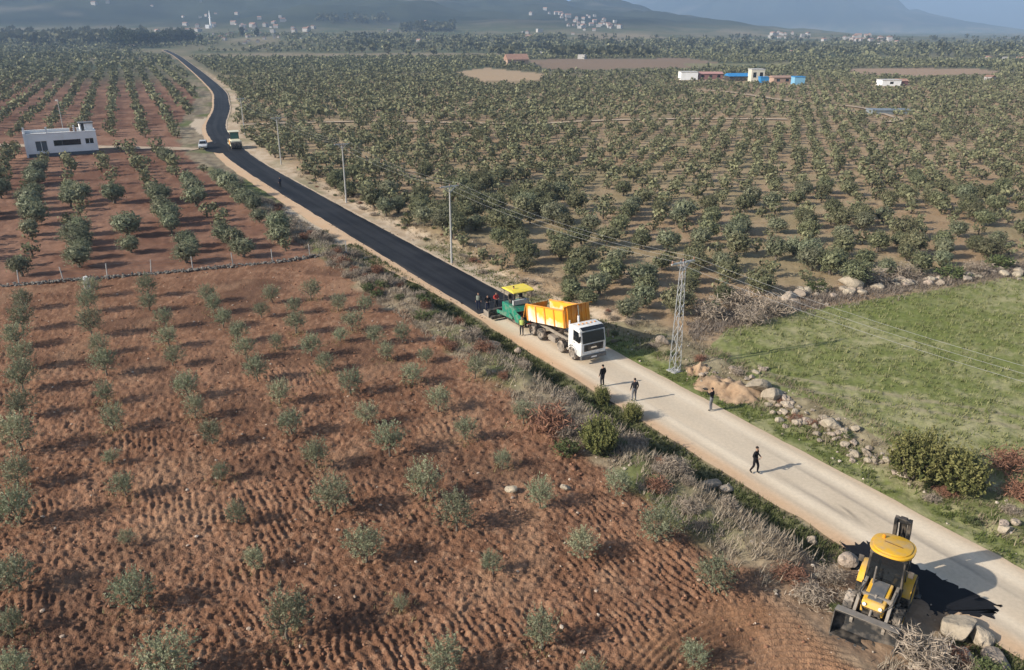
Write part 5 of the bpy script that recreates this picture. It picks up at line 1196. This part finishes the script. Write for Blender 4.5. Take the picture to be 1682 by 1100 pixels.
# the ones that stand out
shrub_px('juniper',1500,785,105,'big dark green juniper bush right of the road, left half of the pair',1.2)
shrub_px('juniper',1568,800,100,'big dark green juniper bush right of the road, right half of the pair',1.05)
shrub_px('juniper',984,746,80,'dark green bush on the dry bank left of the road',1.25)
shrub_px('green',930,745,52,'pale green bush touching the dark one on the bank',.9)
shrub_px('juniper',989,664,38,'rounded green bush on the left road edge, closer to the truck',1.25)
shrub_px('juniper',1038,690,44,'rounded green bush on the left road edge, closer to the camera',1.1)
shrub_px('red',1656,770,70,'reddish brown shrub in the shade right of the big bush',.9)
shrub_px('red',1672,818,66,'reddish brown shrub at the right frame edge, lower one',.9)
shrub_px('red',905,705,90,'reddish bramble on the bank left of the dark bush',.8)
shrub_px('grey',1520,1085,110,'tangled grey brown bramble in front of the backhoe loader wheels',.7)
for i,(a,b,w) in enumerate(((1165,522,70),(1215,505,80),(1262,515,75),(1235,530,60))): shrub_px('grey',a,b,w,('heap of cut purple grey branches, left end','heap of cut purple grey branches, highest part','heap of cut purple grey branches, right end','heap of cut purple grey branches, low front part')[i],.75,name='brush_heap',cat='brush heap')
for i,(a,b,w,k) in enumerate(((1430,462,60,'grey'),(1560,455,55,'green'),(1340,478,50,'green'),(1480,455,60,'grey'),(1640,440,60,'green'),(1600,448,50,'grey'))): shrub_px(k,a,b,w,('grey shrub in the stony hedge, nearest the grove gap','green shrub in the stony hedge, second from the right','green shrub in the stony hedge beside the pale rocks','grey shrub in the middle of the stony hedge','green shrub at the right end of the stony hedge','grey shrub between the two green hedge shrubs on the right')[i],.7)
for i,(a,b,w,k) in enumerate(((1330,985,72,'grey'),(1362,955,62,'grey'),(1296,950,60,'red'),(1392,990,40,'grey'),(1375,1005,34,'green'))): shrub_px(k,a,b,w,('grey bramble on the bank end left of the backhoe loader','upper grey bramble between ditch and backhoe loader','reddish bramble at the field edge before the backhoe loader','small grey shrub touching the loader front tyre','small green shrub beside the loader bucket')[i],.75)
# the many on the bank and the verges
rs = random.Random(31); BSH = []
LABS = {'grey':'dry grey brown shrub on the bank left of the road','green':'low green shrub on the bank left of the road','red':'reddish bramble on the bank left of the road'}
for k in range(150):
    u = rs.uniform(14, 125) if rs.random() < .8 else rs.uniform(100,170); x, y, h_ = on_road(u, 0); off = rs.uniform(-9.8,-5.4)
    x, y, _ = on_road(u, off)
    if abs(u-U_DRIVE) < 3.2: continue
    kd = rs.choices(['grey','green','red'],[.52,.30,.18])[0]; shrub(kd, x, y, rs.uniform(.9,2.0), LABS[kd], 'shrubs on the bank left of the road', rs.uniform(.7,1.05), seed=k); BSH.append((kd, bpy.context.scene.collection.objects[-1].parent))
MKB = [('the backhoe loader',*spot(1450,990)[:2]),('the lone walker',*spot(1238,779)[:2]),('the dark bush on the bank',*spot(984,748)[:2]),('the tipper truck',*spot(930,570)[:2]),('the paver',*spot(850,530)[:2]),('the road end of the rubble wall',*spot(500,440)[:2]),('the power pole by the asphalt',*spot(742,432)[:2]),('the pale pink bank rock',*spot(1168,800)[:2])]
for kd, fm in (('grey','dry grey shrub on bank, {} to {}'),('green','green shrub on bank, {} to {}'),('red','reddish bramble on bank, {} to {}')):
    for o_, l_ in near_labels({o: tuple(o.location[:2]) for k_, o in BSH if k_ == kd}, MKB, fm).items(): o_['label'] = l_
RSH = []
LABR = {'grey':'dry grey shrub on the verge right of the road','green':'low green shrub on the verge right of the road','red':'red brown bramble on the verge right of the asphalt'}
for k in range(110):
    u = rs.uniform(15, 175); off = rs.uniform(4.2,8.0); x, y, _ = on_road(u, off)
    kd = rs.choices(['grey','green','red'],[.5,.3,.2])[0]; shrub(kd, x, y, rs.uniform(.6,1.4), LABR[kd], 'shrubs on the verge right of the road', rs.uniform(.6,.9), seed=k+500); RSH.append((kd, bpy.context.scene.collection.objects[-1].parent))

MKR = [('the big juniper pair',*spot(1530,800)[:2]),('the lattice power pole',*spot(1108,608)[:2]),('the stone line',*spot(1366,702)[:2]),('the yellow paver canopy',*spot(863,520)[:2]),('the power pole by the asphalt',*spot(742,432)[:2]),('the second pole beyond the paver',*spot(569,333)[:2]),('the far road roller',*spot(390,243)[:2]),('the third pole beyond the paver',*spot(462,270)[:2]),('the lower right frame edge',*spot(1660,930)[:2])]
for kd, fm in (('grey','dry grey shrub on right verge, {} to {}'),('green','low green shrub on right verge, {} to {}'),('red','red brown bramble on right verge, {} to {}')):
    for o_, l_ in near_labels({o: tuple(o.location[:2]) for k_, o in RSH if k_ == kd}, MKR, fm).items(): o_['label'] = l_
# ---- rocks, each one a stone
ROCKM = []
for k,(v,f) in enumerate(LUMPS2):
    tone = np.random.default_rng(k).uniform(.85,1.1); cc = np.tile(np.array([[.37,.305,.235]])*tone,(len(v),1)); me = np_mesh('rock',v,f,cc); me.materials.append(mat('rock_stone', attr='tint', rough=.92, var=.25, nscale=3.5, bump=.16, bscale=4, objvar=.16, hue=.012, spec=.1)); ROCKM.append(me)
def rock(px, py, wpx, label, group=None, seed=0):
    p = spot(px, py); w = wpx/scale_at(p[1]); r_ = random.Random(seed+px*13+py)
    o = bpy.data.objects.new('rock', r_.choice(ROCKM)); COL.objects.link(o); o.location = (p[0],p[1],p[2]+w*.16); o.rotation_euler = (r_.uniform(-.3,.3), r_.uniform(-.3,.3), r_.uniform(0,6.28)); o.scale = (w*r_.uniform(.9,1.2), w*r_.uniform(.8,1.1), w*r_.uniform(.75,1.0))
    return tag(o, label, 'rock', group)
BIG = [(1572,1036,64,'largest tan boulder beside the backhoe loader'),(1612,1050,44,'tan boulder right of the largest one beside the backhoe loader'),(1580,1082,42,'pale tan rock below the largest boulder'),(1636,1088,48,'tan boulder at the bottom right corner'),
 (1168,800,36,'pale pink rock on the left road bank near the lone walker'),(1193,806,28,'grey rock next to the pale pink one on the left bank'),(1335,890,22,'small pale rock at the ditch before the backhoe loader'),(1394,925,40,'grey white rock at the edge of the black patch'),
 (1366,702,34,'large pale rounded rock in the stone line right of the road'),(810,570,26,'pale rock on the left bank opposite the paver'),(852,578,18,'upright pale rock on the left bank opposite the truck'),(928,802,18,'small tan stone at the field edge below the dark bush'),
 (1395,470,40,'flat pale boulder in the hedge behind the meadow'),(1293,492,30,'grey boulder in the hedge by the brush heap'),(1312,488,28,'pale grey boulder in the hedge, right of the brush heap'),(1245,640,44,'pale boulder at the foot of the earth heap'),(1268,655,40,'tan boulder at the right end of the earth heap'),
 (1647,862,20,'left of two pale stones at the right verge'),(1668,860,20,'right of two pale stones at the right verge'),(1650,872,26,'flat stone under the two pale ones at the right verge'),(1088,563,26,'pale rock in the shade left of the lattice pole'),(840,806,22,'reddish stone on the ploughed field')]
for a,b,w,l in BIG: rock(a,b,w,l)
rr = random.Random(9)
for k in range(26):
    rock(int(rr.uniform(1140,1265)),0 or int(604+(rr.uniform(0,1))*46),rr.uniform(6,15),'tan stone lying on the ochre earth heaps','stones on the earth heaps',k+900)
for k in range(95):
    t = rr.random(); a = 1275+t*210+rr.gauss(0,9); b = 662+t*110+rr.gauss(0,13); rock(int(a),int(b),rr.uniform(6,19),'pale stone in the line of stones between road verge and meadow','stones between road and meadow',k)
for k in range(55):
    t = rr.random(); a = 1285+t*400; b = 493-t*50+rr.gauss(0,6); rock(int(a),int(b),rr.uniform(8,22),'pale stone in the hedge row between meadow and grove','stones in the hedge row',k+300)
for k in range(60):
    u = rr.uniform(16,115); off = rr.uniform(-8.8,-4.6); x, y, _ = on_road(u,off); sc = scale_at(y); d = y*_c+CAM_H*_sn; rock(int(CXP+x*sc), int(CYP+FOC*(CAM_H*_c-y*_sn)/d), rr.uniform(.18,.55)*sc, 'weathered stone on the bank left of the road','stones on the left bank',k+600)
# earth heaps right of the road
def heap(px, py, wpx, hm, label, seed):
    p = spot(px,py); w = wpx/scale_at(p[1]); n = 26; xs_ = np.linspace(-1,1,n); Xg, Yg = np.meshgrid(xs_,xs_); rr_ = np.sqrt(Xg**2+Yg**2); nz = fbm(Xg*2.2+seed, Yg*2.2, seed, 4)
    z = hm*np.clip(1-rr_**1.6+ (nz-.5)*1.9*(1-rr_*.4),0,None)*sstep(1.02,.75,rr_)-.12+ (fbm(Xg*9,Yg*9+seed,seed+4,2)-.5)*.30*sstep(1,.8,rr_)
    v = np.stack([Xg*w*.55, Yg*w*.5, z],2).reshape(-1,3); idx = np.arange(n*n).reshape(n,n); f = np.stack([idx[:-1,:-1].ravel(),idx[:-1,1:].ravel(),idx[1:,1:].ravel(),idx[1:,:-1].ravel()],1)
    c = lerp(np.array([[.29,.185,.11]]),np.array([[.46,.33,.215]]),fbm(v[:,0]*1.5+seed,v[:,1]*1.5,seed,3)[:,None])
    o = link_mesh('earth_heap', np_mesh('earth_heap',v,f,c,smooth=True), stone_m); o.location = (p[0],p[1],p[2]); return tag(o,label,'earth heap')
heap(1150,606,42,.50,'reddish earth heap beside the lattice pole',1); heap(1178,632,84,.62,'ochre earth heap right of the road, middle of three',2); heap(1214,645,88,.62,'ochre earth heap right of the road, nearest the meadow',3)

# ---- what nobody could count
def tufts(x, y, z, h, lean, n_bl, wid, colA, colB, seed):
    r_ = np.random.default_rng(seed); N_ = len(x); P = np.repeat(np.stack([x,y,z],1),n_bl,axis=0); M = len(P); hh = np.repeat(h,n_bl)*r_.uniform(.6,1.2,M); a = r_.random(M)*6.28
    P[:,:2] += r_.normal(size=(M,2))*np.repeat(h,n_bl)[:,None]*.35
    d = np.stack([np.cos(a)*lean, np.sin(a)*lean, np.ones(M)],1)*hh[:,None]; s_ = np.stack([-np.sin(a),np.cos(a),0*a],1)*(wid*np.repeat(h,n_bl))[:,None]
    v = np.stack([P-s_,P+s_,P+d],1).reshape(-1,3); t = np.repeat(r_.random(N_),n_bl)*.6+r_.random(M)*.4
    c = np.array(colA)[None]*(1-t[:,None])+np.array(colB)[None]*t[:,None]; return v, np.arange(M*3).reshape(-1,3), np.repeat(c,3,axis=0)
def strip_points(n, u0, u1, o0, o1, seed, power=1.6):
    r_ = np.random.default_rng(seed); u = u0+(u1-u0)*r_.random(n)**power; off = o0+(o1-o0)*r_.random(n)
    x0 = np.interp(u,acc,RC[:,0]); y0 = np.interp(u,acc,RC[:,1]); x1 = np.interp(u+.5,acc,RC[:,0]); y1 = np.interp(u+.5,acc,RC[:,1]); tx, ty = (x1-x0)*2, (y1-y0)*2
    l = np.hypot(tx,ty); x = x0+ty/l*off; y = y0-tx/l*off; return x, y, u, off
grass_m = mat('grass_blades', attr='tint', rough=.8, var=0, transl=.2, spec=.1)
def stuff(name, parts, m, label, cat):
    V_=[];F_=[];C_=[];b_=0
    for v,f,c in parts: V_.append(v);F_.append(f+b_);C_.append(c);b_+=len(v)
    return tag(link_mesh(name,np_mesh(name,np.concatenate(V_),np.concatenate(F_),np.concatenate(C_)),m),label,cat,None,'stuff')
# grass: meadow, right verge, ditch
r_ = np.random.default_rng(3); N0 = 42000; yy = 22+75*r_.random(N0)**1.3; xx = 14+75*r_.random(N0)
z0,s0_,_ = land(xx,yy); m = in_poly(xx,yy,MEADOW)&(s0_>8.5)&(xx<(yy+12)*.84)&(fbm(xx/1.6,yy/1.6,77,3)>.36); xx,yy,z0 = xx[m],yy[m],z0[m]
gp = [tufts(xx,yy,z0-.02,r_.uniform(.12,.34,len(xx)),.55,5,.13,(.13,.165,.045),(.33,.31,.16),5)]
x,y,u,off = strip_points(11000,12,115,3.1,6.6,6); z,_,_ = land(x,y); k = np.hypot(0,0*x)+fbm(x/1.3,y/1.3,78,3)>.40; gp.append(tufts(x[k],y[k],z[k]-.02,r_.uniform(.10,.26,k.sum()),.5,4,.15,(.075,.11,.025),(.19,.20,.07),8))
x,y,u,off = strip_points(12000,12,120,-5.6,-3.2,9); z,_,_ = land(x,y); k = np.abs(u-U_DRIVE)>3.0; gp.append(tufts(x[k],y[k],z[k]-.02,r_.uniform(.12,.34,k.sum()),.5,5,.15,(.06,.078,.028),(.14,.148,.06),10))
stuff('grass', gp, grass_m, 'short green grass of meadow, verge and ditch', 'grass')
# dry weeds on the bank, under the hedge, on the sandy verge
dp = []
x,y,u,off = strip_points(12000,10,150,-9.6,-5.0,12); z,_,_ = land(x,y); k = (np.abs(u-U_DRIVE)>3.0)&(fbm(x/1.1,y/1.1,79,3)>.38); dp.append(tufts(x[k],y[k],z[k]-.03,r_.uniform(.18,.52,k.sum()),.8,6,.07,(.22,.175,.13),(.43,.36,.27),13))
x,y,u,off = strip_points(9000,10,175,4.6,9.8,14,1.1); z,_,_ = land(x,y); k = fbm(x/1.1,y/1.1,80,3)>.42; dp.append(tufts(x[k],y[k],z[k]-.03,r_.uniform(.14,.40,k.sum()),.8,5,.08,(.19,.15,.10),(.38,.31,.21),15))
hx = 15+r_.random(5000)*60; hy = np.interp(hx,[12,18.5,27,40,54.6,95],[60,65.5,70.5,76,82,98])+r_.normal(size=5000)*1.2; z,_,_ = land(hx,hy); dp.append(tufts(hx,hy,z-.03,r_.uniform(.2,.55,5000),.8,5,.07,(.17,.135,.11),(.34,.285,.23),16))
fx = np.array([t[0] for t in trees if t[4] == 'field']); fy = np.array([t[1] for t in trees if t[4] == 'field']); k = r_.integers(0,len(fx),2600); keepw = hash2(fx*100,fy*100,4)[k] > .45; fx = (fx[k]+r_.normal(size=2600)*.55)[keepw]; fy = (fy[k]+r_.normal(size=2600)*.55)[keepw]; z,_,_ = land(fx,fy); dp.append(tufts(fx,fy,z-.02,r_.uniform(.10,.26,len(fx)),.7,4,.10,(.20,.17,.075),(.36,.29,.15),18))
stuff('dry_weeds', dp, grass_m, 'dry brown weeds and twigs on bank, verge and hedge row', 'weeds')
# clods and stones lying on the ploughed soil
N0 = 18000; yy = 20+70*r_.random(N0)**1.5; xx = -62+80*r_.random(N0); z0,s0_,_ = land(xx,yy); m = (s0_<-10)&(np.abs(xx)<(yy+12)*.75)&(yy<np.interp(xx,WALL_LINE[:,0],WALL_LINE[:,1])-1); xx,yy,z0 = xx[m],yy[m],z0[m]; n = len(xx)
sz = .05+.20*r_.random(n)**3.2; cc = lerp(np.array([[.21,.10,.06]]),np.array([[.33,.18,.11]]),r_.random(n)[:,None]); pale = r_.random(n)<.10; cc[pale] = lerp(np.array([[.40,.29,.21]]),np.array([[.55,.45,.36]]),r_.random(pale.sum())[:,None])
v,f,c = scatter_lumps(np.stack([xx,yy,z0],1), sz, cc, [lumpy(560+i,1) for i in range(5)], 5, .2)
stuff('clods', [(v,f,c)], stone_m, 'loose red clods and pebbles on the ploughed field', 'clods')
x,y,u,off = strip_points(2600,10,120,-9.5,9.5,17); k = (np.abs(off)>3.3); z,_,_ = land(x,y); sz = .05+.22*r_.random(len(x))**2.5; cc = lerp(np.array([[.34,.28,.22]]),np.array([[.58,.50,.41]]),r_.random(len(x))[:,None])
v,f,c = scatter_lumps(np.stack([x,y,z],1)[k], sz[k], cc[k], LUMPS1, 6, .2); stuff('gravel', [(v,f,c)], stone_m, 'loose stones scattered along both road verges', 'gravel')

x,y,u,off = strip_points(1500,U_PAVE-6,U_PAVE+75,-2.75,2.95,19,1.3); k = (off < -2.25)|(off > 2.45)|((u < U_PAVE-3.2)&(np.random.default_rng(2).random(len(u)) < .5)); sz = .04+.12*r_.random(len(x))**2.5; cc = np.tile([[.016,.016,.018]],(len(x),1)); v,f,c = scatter_lumps(np.stack([x,y,0*x+.03],1)[k], sz[k], cc[k], LUMPS1, 7, .2); stuff('asphalt_crumbs', [(v,f,c)], stone_m, 'spilled black asphalt crumbs along the edges of the new mat', 'crumbs')
# black asphalt the digger stands on; its right tip paints shaded ditch soil
flat_patch('asphalt_shade_patch', [(1386,896),(1440,893),(1500,928),(1560,957),(1640,998),(1628,1014),(1540,1008),(1470,1010),(1425,985),(1398,930)], .03, asph_m, .5, 8, .2)

# ---- tall dark trees in front of the left village, tree rows far off
TALL = []
def tall_mesh(seed, slim):
    r_ = np.random.default_rng(seed); v,q,c = leaf_cloud(r_,170,4,.11,(0,0,.55,.5 if not slim else .2,.5 if not slim else .2,.45),up=.3,shoot=.16,hollow=.5,wid=.7,colA=(.022,.034,.016),colB=(.06,.075,.036),zmin=.08)
    tv,tf = tubes_np([(np.array([(0,0,-.05),(0,.01,.3),(.01,0,.7)]),[.05,.04,.015])],5); a = np_mesh('crown',v,q,c); a.materials.append(leaf_m); b = np_mesh('trunk',tv,tf); b.materials.append(bark_m); return a,b
TM = [tall_mesh(900+i, False) for i in range(3)]+[tall_mesh(910+i, True) for i in range(2)]
tl = [(192,76,24),(205,78,30),(216,79,27),(231,76,22),(246,75,22),(258,74,20),(272,74,20),(284,73,18),(296,72,20),(308,71,20),(318,70,18),(398,60,14),(422,60,12),(330,72,14)]
nm_ = ('leftmost','second','third','fourth','fifth','sixth','seventh','eighth','ninth','tenth','eleventh','twelfth','last but one','thirteenth')
for i,(px,py,hpx) in enumerate(tl):
    p = spot(px,py); h_ = hpx/scale_at(p[1])*1.05; me = TM[i%3 if i < 6 else 3+i%2]; o = thing('tall_tree',p,i*1.3,f'tall dark tree in front of the left village, {nm_[i]} of the row','tree','tall dark trees by the left village'); w_ = h_*(.95 if i < 6 else 1.3); o.scale = (w_,w_,h_)
    for nm,m_ in (('crown',me[0]),('trunk',me[1])):
        c = bpy.data.objects.new(nm,m_); COL.objects.link(c); c.parent = o
# woodland masses on the far plain and foothills
wt = []
for px0,px1,py0,py1,n in ((905,1065,92,95,46),(660,745,47,53,60),(520,640,30,40,40),(0,300,58,76,150),(560,1682,62,92,420)):
    for k in range(n):
        p = spot(rr.uniform(px0,px1), rr.uniform(py0,py1)); wt.append((p[0],p[1],p[2],rr.uniform(5,11) if py0 > 60 else rr.uniform(10,18)))
V_=[];F_=[];C_=[];b_=0
base_lod = [LODS[2][k] for k in range(5)]
for i,(x,y,z,w) in enumerate(wt):
    v,q,c = base_lod[i%5]; V_.append(v*w+np.array([x,y,z])); F_.append(q+b_); C_.append(c*.55); b_ += len(v)
stuff('far_woods', [(np.concatenate(V_),np.concatenate(F_),np.concatenate(C_))], leaf_mass, 'dark scattered trees and copses on the far plain', 'trees')

# ================================================================== HAZE
hb = MB().box(-18000,18000,-400,16000,-12,720); hz = hb.build('haze', None); tag(hz,'thin blue air between the camera and the mountains','haze',None,'stuff')
hm_ = bpy.data.materials.new('haze_air'); hm_.use_nodes = True; N_ = hm_.node_tree.nodes; N_.remove(N_['Principled BSDF']); pv_ = N_.new('ShaderNodeVolumePrincipled')
pv_.inputs['Color'].default_value = (.40,.56,.80,1); pv_.inputs['Density'].default_value = 2.3e-4; pv_.inputs['Anisotropy'].default_value = 0.0
hm_.node_tree.links.new(pv_.outputs[0], N_['Material Output'].inputs['Volume']); hz.data.materials.append(hm_)
